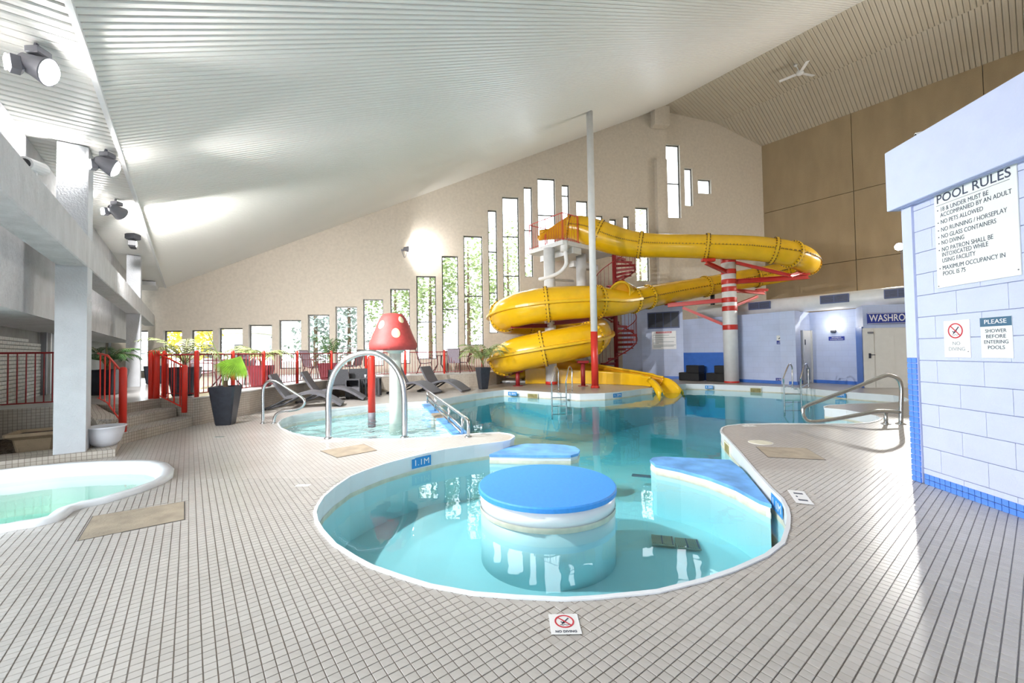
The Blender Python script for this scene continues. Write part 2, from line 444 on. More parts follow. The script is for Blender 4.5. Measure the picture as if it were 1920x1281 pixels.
# ---------------------------------------------------------------- pool outline at deck level
POOLPX = [(964, 820), (956, 826), (942.5, 829), (888, 836), (833, 844), (798, 851), (765, 859), (724, 870), (683, 884), (656, 895), (628, 914), (606, 933), (594, 952), (590.6, 963), (594, 979.5), (604, 996), (628, 1023), (669, 1049), (697, 1064), (751, 1083), (806, 1100), (888, 1115), (970, 1121.5), (1060, 1125.6), (1117, 1122.7), (1233, 1111), (1321, 1089), (1379, 1069), (1437.5, 1042.5), (1467, 1019), (1477, 990), (1478.5, 969), (1476, 955), (1467, 937.5), (1446, 917), (1417, 885), (1388, 850), (1365, 824), (1354, 813.5), (1351.5, 808), (1354, 803), (1365, 799), (1394, 796), (1456, 795), (1531, 795.6), (1600, 795.3), (1630, 793.5), (1648, 789), (1652, 785), (1644, 780.6), (1616, 775), (1587, 769.5), (1560, 767), (1546, 765.5), (1545, 763), (1556, 760.5), (1605, 757.6), (1661, 756), (1697, 753.5), (1706, 750.6), (1697, 746), (1675, 742), (1633, 739), (1577, 735), (1520, 729.5), (1464, 726), (1385, 723), (1329, 721), (1286, 720.5), (1262, 722), (1240, 725), (1222, 728), (1202, 730), (1181, 733), (1160, 735.5), (1134, 738), (1087, 739.5), (1025, 736), (975, 733), (945, 732), (925, 734), (892, 738.5), (855, 744.5), (830, 749), (800, 753), (724, 757.5), (683, 761), (629, 767), (588, 773), (548, 780), (528, 787), (521, 795), (526, 803), (548, 813), (575, 819), (610, 822.5), (670, 824.5), (724, 824.5), (805, 822), (843, 819), (875, 815.5), (902, 813.3), (935, 812), (955, 814.5), (963, 818)]
POOL = [G(x, y).xy for x, y in POOLPX]
SPAPX = [(0, 887.5), (65, 880), (131, 874), (197, 870), (262, 868.5), (295, 869.5), (315, 874.4), (326, 884), (324, 896), (308, 907), (262, 925), (197, 945), (157, 953), (138, 959), (124, 971), (108, 979), (66, 989), (33, 994), (0, 1000.7), (-80, 1010), (-200, 1005), (-300, 975), (-330, 940), (-290, 915), (-180, 900), (-80, 893)]
SPA = [G(x, y).xy for x, y in SPAPX]

# ---------------------------------------------------------------- floor
wy = lambda x: W0.y + (x - W0.x) * WD.y / WD.x
outer = [(-17, -3.2), (20, -3.2), (20, wy(20)), (-17, wy(-17))]
fl = flat_fill(outer, [list(offset(POOL, 0.0)), list(offset(SPA, -0.06))], 0.0, MB()).build('floor', 'floor_tile')
struct(fl, 'pale beige two inch mosaic tile pool deck laid diagonally', 'floor')
# loose geometry of the tiles nearest the camera
keepout = [list(offset(POOL, 0.012)), list(offset(SPA, 0.012))]
def _quad(c): return [G(*p).xy for p in c]
HATCH = [[(144, 1016), (347, 975), (347, 941), (173, 969)], [(632, 859), (707, 845), (682, 833), (600, 846)], [(1440, 858), (1549, 863), (1512, 841), (1417, 838)]]
BLK0, BLK1 = G(1715.6, 900), G(1920, 972)
keepout += [_quad(h) for h in HATCH] + [_quad([(1029, 1154), (1084, 1153), (1091, 1191), (1033, 1192)]), _quad([(1473, 921), (1511, 921), (1528, 946), (1490, 946)])]
cells = []
for i in range(-110, 140):
    for j in range(0, 120):
        b, a = i * PT, j * PT
        c = AB(a + PT / 2, b + PT / 2)
        if not (1.0 < c.y < 4.6 and abs(c.x) < 1.32 * c.y + 0.5): continue
        if c.x > 3.6 and (c - BLK0).dot(V((BLK1 - BLK0).to_3d().cross(Z)).normalized()) < 0.05: continue
        cs = [AB(a, b), AB(a + PT, b), AB(a, b + PT), AB(a + PT, b + PT)]
        if any(inside(q, k) for q in cs for k in keepout): continue
        d = ray(0, 0); w = c - CAM; dep = w.dot(_f); px, py = CX + F * w.dot(RIGHT) / dep, CY - F * w.dot(UP) / dep
        vis = -5 < px < 1925 and py < 1290
        cells.append((0 if vis else 1, w.length, a, b))
cells.sort()
TS = PT - 0.0046
tile_me = MB().bbox((0, 0, 0.002), (TS, TS, 0.004), 0.0011).mesh('floor_tile', 'floor_tile_face')
for k, (_, _, a, b) in enumerate(cells[:300]):
    o = link('tile', tile_me, fl); o.location = AB(a + PT / 2, b + PT / 2, random.uniform(-.0003, .0003)); o.rotation_euler = (0, 0, TH)
field = MB()
for (_, _, a, b) in cells[300:]:
    c = AB(a + PT / 2, b + PT / 2, 0)
    h = TS / 2; e = 0.001
    lo = [c + B * x * h + A * y * h for x, y in ((-1, -1), (1, -1), (1, 1), (-1, 1))]
    hi = [c + B * x * (h - e) + A * y * (h - e) + Z * 0.004 for x, y in ((-1, -1), (1, -1), (1, 1), (-1, 1))]
    field.add(lo + hi, [(4, 5, 6, 7), (0, 1, 5, 4), (1, 2, 6, 5), (2, 3, 7, 6), (3, 0, 4, 7)])
o = field.build('tile_field', 'floor_tile_face', fl); o['kind'] = 'stuff'

# ---------------------------------------------------------------- pool shell, rim, water
deep = -0.70
shell = thing('pool_basin', 'white fibreglass swimming pool basin with curving lobes', 'pool', (0, 6, 0), kind='structure')
wall_strip([(p.x, p.y) for p in POOL], WL - .02, 0.0, True).build('basin_wall', 'fiberglass', shell)
wall_strip([(p.x, p.y) for p in POOL], deep - 1.2, WL - .02, True).build('lower_wall', 'water_tinted_basin', shell)
lo_, hi_ = offset(POOL, -0.012), offset(POOL, 0.016)
rim = MB(); n = len(POOL)
for i in range(n):
    a0, a1 = lo_[i], hi_[i]; rim.v += [V((a0.x, a0.y, -0.03)), V((a0.x, a0.y, 0.012)), V((a1.x, a1.y, 0.009)), V((a1.x, a1.y, -0.01))]
for i in range(n):
    j = (i + 1) % n
    for q in range(3): rim.f.append((i * 4 + q, j * 4 + q, j * 4 + q + 1, i * 4 + q + 1))
rim.build('coping', 'fiberglass', shell)
wl = MB()
sl = offset(POOL, -0.004)
wl = wall_strip([(p.x, p.y) for p in sl], WL - 0.03, WL + 0.022, True); wl.uv = None
wl.build('waterline_band', 'waterline', shell)
# sloping floor: shallow lobe by the camera, deeper beyond, very shallow wading end
bf = flat_fill([tuple(p) for p in offset(POOL, 0.02)], [], 0, MB())
for v in bf.v:
    v.z = deep if v.y < 5.6 else max(deep - 0.55, deep - 0.14 * (v.y - 5.6))
bf.build('basin_floor', 'water_tinted_basin', shell)

# ledge line that parts the wading end from the main pool
L0, L1 = G(800, 753), G(874, 816)
ld = (L1 - L0).normalized(); ln = V((ld.y, -ld.x, 0))       # ln points to the main pool
iw0, iw1 = POOLPX.index((800, 753)), POOLPX.index((875, 815.5))
wade = POOL[iw0:iw1 + 1]
wpoly = [(p.x, p.y) for p in wade]
pf = MB(); pf.prism(wpoly, deep - 1.3, WW - 0.24)
pf.build('wading_floor', 'water_tinted_basin', shell)
dv = MB(); c = (L0 + L1) / 2; ln_ = (L1 - L0).length
dv.box(c + V((0, 0, -1.12)), (ln_ + 0.1, 0.30, 2.08), (ld, ln, Z)); dv.build('divider_wall', 'fiberglass', shell)
for i, (t0, t1) in enumerate(((0.02, 0.38), (0.55, 0.98))):
    m = MB(); m.bbox(L0.lerp(L1, (t0 + t1) / 2) + V((0, 0, -0.065)), (ln_ * (t1 - t0), 0.30, 0.03), 0.008, (ld, ln, Z)); m.build('divider_pad', 'worn_blue', shell)
m = MB(); m.bbox(L0.lerp(L1, 0.465) + V((0, 0, -0.068)), (ln_ * 0.165, 0.29, 0.024), 0.006, (ld, ln, Z)); m.build('divider_pad', 'hatch', shell)

def water_body(outline, z, name, material, bottom):
    mb = flat_fill(outline, [], z, MB()); k = len(mb.v); nf = len(mb.f)
    m2 = flat_fill(outline, [], bottom, MB()); mb.v += m2.v; mb.f += [tuple(reversed([i + k for i in f])) for f in m2.f]
    return mb
inner = [(p.x, p.y) for p in offset(POOL, 0.015)]
def solid_water(outline, z, zb, name, material):
    n = len(outline); mb = flat_fill(outline, [], z, MB()); k = len(mb.v)
    b2 = flat_fill(outline, [], zb, MB()); mb.v += b2.v; mb.f += [tuple(reversed([i + k for i in f])) for f in b2.f]
    # the fill keeps outline points first, so the skirt can use them
    for i in range(n):
        j = (i + 1) % n; mb.f.append((i, k + i, k + j, j))
    return mb.build(name, material)
main_out = [inner[i] for i in range(len(inner)) if not iw0 < i < iw1]
wade_out = inner[iw0:iw1 + 1]
o = solid_water(main_out, WL, deep - 1.6, 'pool_water', 'water'); tag(o, 'still turquoise water filling the main pool', 'water', kind='stuff')
o = solid_water(wade_out, WW, WW - 0.30, 'wading_water', 'water_rippled'); tag(o, 'rippling shallow water of the wading pool around the mushroom', 'water', kind='stuff')

# round island and two ledges
ic = D(1025, 905, 4.25); ic = G(1025, 905); IR = 0.70
t = thing('pool_island', 'round white pool island with a bright blue padded top', 'island', (ic.x, ic.y, deep))
MB().lathe([(IR - .02, deep - .1), (IR - .02, WL - 0.028)], (ic.x, ic.y, 0), 64).build('pedestal', 'water_tinted_basin', t, True)  # underwater part of the white pedestal coloured with the water's tint
MB().lathe([(IR - .02, WL - 0.03), (IR - .015, -0.055)], (ic.x, ic.y, 0), 64).build('collar', 'fiberglass', t, True)
MB().lathe([(IR - .012, WL - 0.03), (IR - .012, WL + 0.02)], (ic.x, ic.y, 0), 64, False).build('waterline_band', 'waterline', t, True)
MB().lathe([(IR - .012, -0.055), (IR, -0.05), (IR, -0.012), (IR - .012, 0.0)], (ic.x, ic.y, 0), 64).build('padded_top', 'ledge_blue', t)
def ledge(px, name, label, zt, material):
    poly = [G(x, y, zt).xy for x, y in px]; c = sum(poly, V((0, 0))) / len(poly)
    t = thing(name, label, 'ledge', (c.x, c.y, deep))
    MB().prism(poly, deep - .2, WL - .02).build('pedestal', 'water_tinted_basin', t)
    MB().prism(poly, WL - .021, zt - 0.035).build('collar', 'fiberglass', t)
    wall_strip([tuple(p) for p in offset(poly, 0.006)], WL - .02, WL + .03, True).build('waterline_band', 'waterline', t)
    MB().prism([tuple(p) for p in offset(poly, 0.01)], zt - 0.035, zt).build('padded_top', material, t)
ledge([(918, 852), (935, 846), (960, 836), (985, 832.5), (1020, 832.5), (1055, 834), (1078, 838), (1086, 844), (1083, 850), (1070, 853.5), (1000, 853.5)], 'pool_ledge', 'flat blue ledge reaching left from the deck tip behind the round island', -0.09, 'worn_blue')
ledge([(1220, 862), (1226, 858), (1245, 856.5), (1300, 859), (1368, 862.5), (1390, 880), (1418, 913), (1444, 946), (1425, 938), (1380, 914), (1330, 895), (1275, 880), (1230, 871)], 'pool_ledge', 'pointed blue ledge against the right side of the pool', -0.09, 'worn_blue')
# main drains on the pool floor
for k, px in enumerate(([(1224, 996), (1264, 1000), (1262, 1034), (1221, 1028)], [(1268, 1001), (1311, 1005), (1313, 1042), (1266, 1036)])):
    q = [G(x, y, deep + 0.004) for x, y in px]; c = sum(q, V()) / 4; ux = (q[1] - q[0]); uy = (q[3] - q[0]); w, h = ux.length, uy.length; ux.normalize(); uy = V((-ux.y, ux.x, 0))
    t = thing('drain_grate', ('square slotted drain grate on the pool floor, left of the pair', 'square slotted drain grate on the pool floor, right of the pair')[k], 'drain', (c.x, c.y, deep))
    MB().box(c, (w, w, 0.012), (ux, uy, Z)).build('frame', 'drain', t)
    for i in range(12):
        MB().box(c + ux * (i - 5.5) * w / 13 + Z * 0.01, (w / 26, w * .86, 0.01), (ux, uy, Z)).build('slat', 'grille_frame' if i % 6 == 5 else 'drain', t)
m = G(1210, 893, deep); o = MB().bbox(m, (0.42, 0.10, 0.02), 0.004, (V((0.92, -0.35, 0)).normalized(), V((0.35, 0.92, 0)).normalized(), Z)).build('lane_mark', 'sign_teal'); tag(o, 'short dark strip on the pool floor beside the pointed ledge', 'strip')

# ---------------------------------------------------------------- spa
spa = thing('spa_tub', 'sunken white hot tub with rolled rim and pale green water', 'hot tub', (SPA[4].x, SPA[4].y - 1, 0), kind='structure')
prof = [(0.0, -0.01), (0.005, 0.03), (-0.02, 0.05), (-0.08, 0.05), (-0.115, 0.035), (-0.13, -0.05), (-0.15, -0.3), (-0.17, -0.42)]
mb = MB(); rings = [offset(SPA, d) for d, z in prof]; n = len(SPA)
sm = lambda pts: pts
for (d, z), rg in zip(prof, rings): mb.v += [V((p.x, p.y, z)) for p in rg]
for r in range(len(prof) - 1):
    for i in range(n): mb.f.append((r * n + i, r * n + (i + 1) % n, (r + 1) * n + (i + 1) % n, (r + 1) * n + i))
mb.build('rim', 'fiberglass', spa, True)
flat_fill([tuple(p) for p in offset(SPA, -0.16)], [], -0.42, MB()).build('bench', 'fiberglass', spa)
sw = [tuple(p) for p in offset(SPA, -0.50)]
MB().prism(sw, -0.44, -0.415).build('well', 'water_tinted_basin', spa)
o = solid_water([tuple(p) for p in offset(SPA, -0.138)], -0.10, -0.41, 'spa_water', 'water_green'); tag(o, 'pale green still water in the hot tub', 'water', kind='stuff')

# ---------------------------------------------------------------- raised terrace, steps, planter
EPX = ((361.8, 798.5), (378, 795.5), (396, 791.5), (418, 787), (442, 782), (468, 777), (495, 769.5), (530, 761.5), (570, 753), (612, 745.5), (655, 740), (700, 735.5), (745, 732.5), (790, 730), (837, 727.5), (880, 725.5), (915, 723.5), (931, 721.5), (938, 719.5))
E = [G(x, y).xy for x, y in EPX]
Ewall = W0 + WD * ((ONP(948, 700, W0, WN) - W0).dot(WD))
lw = wall_at_b(-3.6); far_left = AB(lw, -3.6)
S3R, S2R, S1R = V((-7.02, 8.28)), V((-6.62, 8.16)), V((-6.28, 8.13))
sdir = V((-0.09, 1.0)).normalized()
st_top = AB(10.4, -1.34).xy
deckpoly = [st_top, S3R - sdir * 1.0, S3R] + E + [V((E[-1].x + .12, E[-1].y + .5)), Ewall.xy, far_left.xy, AB(10.4, -3.6).xy]
terr = thing('terrace_deck', 'raised tiled terrace with a curving beige mosaic front along the windows', 'terrace', (-7, 12, 0), kind='structure')
o = flat_fill([tuple(p) for p in deckpoly], [], DECK, MB()).build('terrace_floor', 'deck_floor', terr)
wall_strip([tuple(p) for p in [AB(10.4, -3.6).xy, st_top, S3R - sdir * 1.0, S3R] + E + [V((E[-1].x + .12, E[-1].y + .5)), Ewall.xy]], 0.0, DECK).build('terrace_front', 'wall_tile', terr)
edge = [V((p.x, p.y, DECK - 0.006)) for p in E]
MB().tube(edge, 0.02, 6).build('nosing', 'deck_floor', terr)
steps = thing('steps', 'three beige mosaic tiled steps up to the terrace', 'steps', (-6.6, 7.3, 0), kind='structure')
for k, (R_, z) in enumerate(((S1R, DECK / 3), (S2R, DECK * 2 / 3))):
    fl_ = R_ - sdir * (1.75 - 0.28 * k)
    poly = [fl_, R_, R_ + V((-1.0, 0.14)), fl_ + V((-1.0, 0.14))]
    s_ = wall_strip([tuple(p) for p in poly], 0, z, True); s_.build('step', 'wall_tile', steps)
    tp = MB().prism([tuple(p) for p in (fl_ + V((.012, 0)), R_ + V((.012, 0)), R_ + V((-.5, 0.05)), fl_ + V((-.5, 0.05)))], z - 0.018, z); tp.build('tread', 'floor_tile', steps)
# sloping curved kerb (stringer) from the terrace down to the planter kerb
sp = [V((-6.10, 6.46, 0.10)), V((-6.25, 6.62, 0.17)), V((-6.43, 6.80, 0.29)), V((-6.62, 6.90, 0.40)), V((-6.85, 6.98, 0.47)), V((-7.2, 7.2, 0.53)), V((-7.5, 7.44, 0.54))]
sp = smooth_path(sp, 4)
mb = MB(); mb.uv = []
run = 0
for i, p in enumerate(sp):
    t_ = (sp[min(i + 1, len(sp) - 1)] - sp[max(i - 1, 0)]); t_.z = 0; t_.normalize(); nn = V((t_.y, -t_.x, 0)); q = p - nn * 0.26 if (p - nn).x < p.x else p + nn * 0.26
    q = p + V((-0.22, -0.16, 0)) * (1 if i > 5 else 0.5 + 0.1 * i)
    if i: run += (p - sp[i - 1]).length
    mb.v += [V((p.x, p.y, 0)), p, V((q.x, q.y, p.z)), V((q.x, q.y, 0))]; mb.uv += [(run, 0), (run, p.z), (run, p.z + .27), (run, 2 * p.z + .27)]
    if i:
        for k in range(3): mb.f.append(((i - 1) * 4 + k, i * 4 + k, i * 4 + k + 1, (i - 1) * 4 + k + 1))
mb.f.append((0, 1, 2, 3))
mb.build('stringer_kerb', 'wall_tile', steps)
kp = [G(-130, 897).xy, G(0, 881).xy, G(110, 868).xy, G(216, 856.5).xy, V((-6.06, 6.42))]
ki = [G(-130, 883).xy, G(0, 867).xy, G(110, 855).xy, G(205, 845).xy, V((-6.25, 6.50))]
kerb = thing('planter_kerb', 'low beige tiled kerb around the planter bed', 'kerb', (kp[2].x, kp[2].y, 0), kind='structure')
mb = MB(); mb.uv = []; run = 0
for i in range(5):
    if i: run += (kp[i] - kp[i - 1]).length
    mb.v += [V((*kp[i], 0)), V((*kp[i], 0.10)), V((*ki[i], 0.10)), V((*ki[i], 0.0))]; mb.uv += [(run, 0.0), (run, .1), (run, .22), (run, .32)]
    if i:
        for k in range(3): mb.f.append(((i - 1) * 4 + k, i * 4 + k, i * 4 + k + 1, (i - 1) * 4 + k + 1))
mb.build('kerb_face', 'wall_tile', kerb)
bed = [tuple(p) for p in ki] + [(-6.6, 6.8), (-7.45, 7.4), tuple(AB(10.38, -2.5).xy)]
o = flat_fill(bed, [], 0.065, MB()).build('planter_mulch', 'mulch'); tag(o, 'dark bark mulch filling the planter bed', 'mulch', kind='stuff')
mb = MB()
for k in range(900):
    i = random.random(); p = V(ki[0]).lerp(V(ki[3]), .35 + i * .65) + V((random.uniform(-1.6, 0), random.uniform(0, 1.3)))
    if not inside(p, bed): continue
    a = random.uniform(0, 6.28); ax = V((math.cos(a), math.sin(a), random.uniform(-.3, .3))).normalized(); ay = Z.cross(ax).normalized()
    mb.box(V((p.x, p.y, 0.075)), (random.uniform(.02, .06), random.uniform(.008, .02), .006), (ax, ay, ax.cross(ay)))
o = mb.build('bark_chips', 'mulch'); tag(o, 'loose bark chips scattered over the planter bed', 'bark chips', kind='stuff')

# ---------------------------------------------------------------- window wall
WIN = [  # left, right, top, bottom px, mullion px rows
 (241, 277, 620, 698, ()), (306, 341, 620, 697, ()), (357.5, 399, 619, 697, ()), (410, 455, 615, 695, ()), (466, 510, 609, 694, ()), (523, 565, 600, 692, ()), (577, 618, 590, 691, ()),
 (629, 670, 575, 689, (653,)), (681, 719, 561, 687, (641,)), (732, 769, 541.5, 683, (622,)), (781, 818, 517.5, 674, (603.6,)), (829, 860, 480, 660, (580,)), (870, 906, 442, 648, (555,)),
 (916, 933, 393.6, 625, (471.6, 549)), (943, 974, 369, 590, (443, 517)), (983, 999, 350, 519.5, (431,)), (1008.6, 1042, 334, 480, (402.5,)), (1054, 1068, 346, 440, (366,)), (1081, 1103, 376, 440, ()),
 (1118, 1131, 404, 445, ()), (1143, 1156, 410.6, 440, ()), (1169, 1180, 405, 445, ()), (1192.6, 1217, 388.7, 527.6, ()), (1250, 1276, 271, 408.6, (343,)), (1284, 1299, 315, 386, ()), (1309, 1333.6, 336, 363, ())]
wins = []
for l, r, t_, b_, mu in WIN:
    mid = (t_ + b_) / 2; s0, s1 = wallp(l, mid)[0], wallp(r, mid)[0]; cxp = (l + r) / 2
    wins.append((s0, s1, wallp(cxp, b_)[1], wallp(cxp, t_)[1], [wallp(cxp, m_)[1] for m_ in mu]))
TW = 0.24
def top_at(s): return roof_z((W0 + WD * s).dot(B)) + 0.02
s_min = (AB(wall_at_b(-3.6), -3.6) - W0).dot(WD) - 0.3
def s_of_b(b): return (AB(wall_at_b(b), b) - W0).dot(WD)
s_max = s_of_b(b_wall) + 0.3
breaks = sorted([s_min, s_max, s_of_b(b_eave), s_of_b(b_ridge), s_of_b(b_fold)] + [w[0] for w in wins] + [w[1] for w in wins])
wb = MB()
def slab(s0, s1, za0, za1, zb0, zb1):
    wb.hexa([WP(s0, za0), WP(s1, za1), WP(s1, za1, TW), WP(s0, za0, TW)], [WP(s0, zb0), WP(s1, zb1), WP(s1, zb1, TW), WP(s0, zb0, TW)])
for s0, s1 in zip(breaks, breaks[1:]):
    if s1 - s0 < 1e-4: continue
    sm_ = (s0 + s1) / 2; w = next((w for w in wins if w[0] - 1e-6 <= sm_ <= w[1] + 1e-6), None)
    t0, t1 = top_at(s0), top_at(s1)
    if w: slab(s0, s1, 0, 0, w[2], w[2]); slab(s0, s1, w[3], w[3], t0, t1)
    else: slab(s0, s1, 0, 0, t0, t1)
wall = wb.build('wall_back', 'tan_wall'); struct(wall, 'tan precast window wall rising to the roof ridge', 'wall')
words_ = ['first', 'second', 'third', 'fourth', 'fifth', 'sixth', 'seventh', 'eighth', 'ninth', 'tenth', 'eleventh', 'twelfth', 'thirteenth', 'fourteenth', 'fifteenth', 'sixteenth', 'seventeenth', 'eighteenth', 'nineteenth', 'twentieth', 'twenty-first', 'twenty-second', 'twenty-third', 'twenty-fourth', 'twenty-fifth', 'twenty-sixth']
for k, (s0, s1, z0, z1, mu) in enumerate(wins):
    base = WP((s0 + s1) / 2, z0, 0.15)
    tall = 'tall narrow' if (z1 - z0) > 3 * (s1 - s0) else ('small square' if (z1 - z0) < 1.3 * (s1 - s0) else 'upright')
    t = thing('window_%d' % (k + 1), '%s window, %s from the left in the tan wall' % (tall, words_[k]), 'window', base, kind='structure')
    ax = (WD, WN, Z); w, h = s1 - s0, z1 - z0; fw = 0.05
    fr = MB()
    for c_, d_ in ((( -w / 2 + fw / 2, h / 2), (fw, h)), ((w / 2 - fw / 2, h / 2), (fw, h)), ((0, fw / 2), (w - 2 * fw, fw)), ((0, h - fw / 2), (w - 2 * fw, fw))):
        fr.box(base + WD * c_[0] + Z * c_[1], (d_[0], 0.06, d_[1]), ax)
    fr.build('frame', 'frame_dark', t)
    lv = MB(); e = 0.004                                        # bright painted reveal lining
    for sgn in (-1, 1): lv.box(base + WD * sgn * (w / 2 - e / 2) + Z * h / 2 - WN * 0.09, (e, 0.12, h), ax)
    lv.box(base + Z * (h - e / 2) - WN * 0.09, (w, 0.12, e), ax); lv.box(base + Z * (e / 2) - WN * 0.09, (w, 0.12, e), ax)
    lv.build('reveal', 'reveal', t)
    for m_ in mu: MB().box(base + Z * (m_ - z0), (w - 2 * fw, 0.055, 0.05), ax).build('mullion', 'frame_dark', t)
    zs = [z0 + fw] + sorted(mu) + [z1 - fw]
    for q0, q1 in zip(zs, zs[1:]): MB().box(base + Z * ((q0 + q1) / 2 - z0), (w - 2 * fw, 0.012, q1 - q0 - 0.02), ax).build('pane', 'pane_glass', t)
# upright duct chase with a boxed head
c0, c1 = wallp(1228, 380)[0], wallp(1247, 380)[0]
ch = thing('duct_chase', 'tan vertical duct chase with a boxed head below the roof ridge', 'duct', WP((c0 + c1) / 2, 0, -0.2), kind='structure')
MB().box(WP((c0 + c1) / 2, 5.5, -0.14), (c1 - c0, 0.28, 11.0), (WD, WN, Z)).build('chase', 'tan_wall', ch)
zt, zb = wallp(1239, 207)[1], wallp(1239, 243)[1]
MB().bbox(WP((c0 + c1) / 2, (zt + zb) / 2, -0.22), ((c1 - c0) * 1.45, 0.44, zt - zb), 0.03, (WD, WN, Z)).build('head', 'tan_wall', ch)

# ---------------------------------------------------------------- brown side wall in large panels
a_far = wall_at_b(b_wall)
br = thing('wall_right', 'tall brown precast panel wall on the right', 'wall', AB(a_far - 8, b_wall), kind='structure')
MB().box(AB(a_far - 10, b_wall + 0.22, 6.2), (0.2, 22, 12.4), (B, A, Z)).build('backing', 'ceiling_gap', br)
zs = [0.0, 2.15, 5.35, 8.55, z_wall + 0.1]
for i in range(5):
    aa = a_far + 0.25 - 4.05 * i if i else a_far + 0.6
    a1_ = a_far - 3.8 - 4.05 * i; a0_ = a_far + 0.6 if i == 0 else a_far - 3.8 - 4.05 * (i - 1)
    for z0, z1 in zip(zs, zs[1:]):
        MB().bbox(AB((a0_ + a1_) / 2, b_wall + 0.07, (z0 + z1) / 2), (0.14, a0_ - a1_ - 0.022, z1 - z0 - 0.022), 0.006, (B, A, Z)).build('wall_panel', 'brown_wall', br)

rw = MB(); prof_ = [(-3.6, 0), (b_wall + .2, 0), (b_wall + .2, z_wall + .1), (b_fold, z_fold + .1), (b_ridge, z_ridge + .1), (b_eave, z_eave + .1), (-3.6, z_eave + .1)]
rw.v = [AB(a_, b_, z_) for a_ in (-2.5, -2.7) for b_, z_ in prof_]; n7 = 7
rw.f = [tuple(range(7)), tuple(range(13, 6, -1))] + [(i, 7 + i, 7 + (i + 1) % 7, (i + 1) % 7) for i in range(7)]
o = rw.build('wall_front', 'tan_wall'); struct(o, 'tan end wall behind the camera', 'wall')

# ---------------------------------------------------------------- ceilings of narrow metal planks
def plank_ceiling(name, label, b0, z0, b1, z1, a_lo, a_hi, pitch, material, backing=True):
    d3 = (AB(0, b1, z1) - AB(0, b0, z0)); L = d3.length; d3.normalize(); nrm = A.cross(d3).normalized()
    if nrm.z > 0: nrm = -nrm
    mid = AB((a_lo + a_hi) / 2, (b0 + b1) / 2, (z0 + z1) / 2)
    root = thing(name, label, 'ceiling', mid, kind='structure')
    w = pitch - (0.010 if pitch < .11 else 0.006); me = MB()
    me.v = [V((x, y, z)) for x in (0, 1) for y, z in ((-w / 2, -0.03), (-w / 2 + .008, -.004), (-w * .30, 0.004), (0, 0.004), (w * .12, 0.0), (w / 2 - .006, 0.0), (w / 2, -0.03))]
    me.f = [(k, k + 1, k + 8, k + 7) for k in range(6)] + [(6, 0, 7, 13), tuple(range(6, -1, -1)), tuple(range(7, 14))]
    me = me.mesh('plank', material)
    k = 0; a = a_hi
    n = int((a_hi - a_lo) / pitch)
    for i in range(n):
        a = a_hi - pitch * (i + .5); be = min(b1, wall_b_limit(a) + 0.35)
        if be <= b0 + .05: continue
        f = (be - b0) / (b1 - b0); o = link('ceiling_plank', me, root)
        p = AB(a, b0, z0); sx = L * f
        o.matrix_basis = Matrix(((d3.x * sx, A.x, nrm.x, p.x), (d3.y * sx, A.y, nrm.y, p.y), (d3.z * sx, A.z, nrm.z, p.z), (0, 0, 0, 1)))
    bk = MB(); q = []
    for aa, bb in ((a_lo, b0), (a_lo, b1), (min(a_hi, wall_at_b(b1) + .3), b1), (min(a_hi, wall_at_b(b0) + .3), b0)):
        q.append(AB(aa, bb, z0 + (z1 - z0) * (bb - b0) / (b1 - b0)) - nrm * 0.045)
    bk.hexa(q, [p - nrm * 0.08 for p in q]); bk.build('backing', 'ceiling_gap', root)
    return root
plank_ceiling('ceiling', 'long sloping ceiling of silvery white metal planks', b_eave, z_eave, b_ridge, z_ridge, -2.5, wall_at_b(b_eave) + .2, 0.0975, 'ceiling_metal')
plank_ceiling('ceiling.001', 'gently pitched tan plank ceiling strip beside the ridge', b_ridge, z_ridge, b_fold, z_fold, -2.5, wall_at_b(b_ridge) + .2, 0.15, 'ceiling_metal_warm')
plank_ceiling('ceiling.002', 'steeper tan plank ceiling strip above the brown wall', b_fold, z_fold, b_wall + .1, z_wall, -2.5, wall_at_b(b_fold) + .2, 0.15, 'ceiling_metal_warm')
plank_ceiling('ceiling.003', 'low flat plank ceiling over the left gallery', -3.6, z_eave + 0.02, b_eave, z_eave + 0.02, -2.5, wall_at_b(-3.6) + .2, 0.13, 'ceiling_metal')
tr = MB(); tr.box(AB(9.5, b_eave, z_eave - 0.01), (0.05, 25.5, 0.05), (B, A, Z)); o = tr.build('trim_1', 'white_paint'); struct(o, 'thin white trim along the low edge of the sloping ceiling', 'trim')
so = MB(); pa = wall_at_b(-1.1)
so.box(AB(pa - 1.1, -1.62, z_eave - 0.09), (1.2, 1.6, 0.16), (B, A, Z)); o = so.build('soffit_1', 'white_paint'); struct(o, 'short white dropped soffit at the far end of the gallery ceiling', 'soffit')

# ---------------------------------------------------------------- left gallery: columns, beam, bulkhead, brick
def column(a, z0, label):
    c = AB(a + 0.18, -1.1 - 0.15)
    o = MB().bbox(V((c.x, c.y, (z0 + z_eave) / 2)), (0.30, 0.36, z_eave - z0 + .02), 0.012, (B, A, Z)).build('column', 'stucco_smooth'); struct(o, label, 'column')
column(7.97, 0.03, 'grey stucco square column standing in the planter beside the hot tub')
ca = toAB(G(259, 725, DECK))[0]
column(ca, DECK, 'grey stucco square column standing on the terrace')
am = wall_at_b(-1.1)
o = MB().bbox(AB((am - 2) / 2 - 0.6, -1.1 - 0.148, 2.815), (0.304, am + 1.2, 0.43), 0.012, (B, A, Z)).build('beam', 'stucco'); struct(o, 'long rough stucco beam running between the grey columns', 'beam')
o = MB().box(AB(am / 2 - 1, -1.69 - 0.5, 3.11), (1.0, am + 2, 2.3), (B, A, Z)).build('wall_left', 'stucco'); struct(o, 'rough grey stucco bulkhead above the brick recess', 'wall')
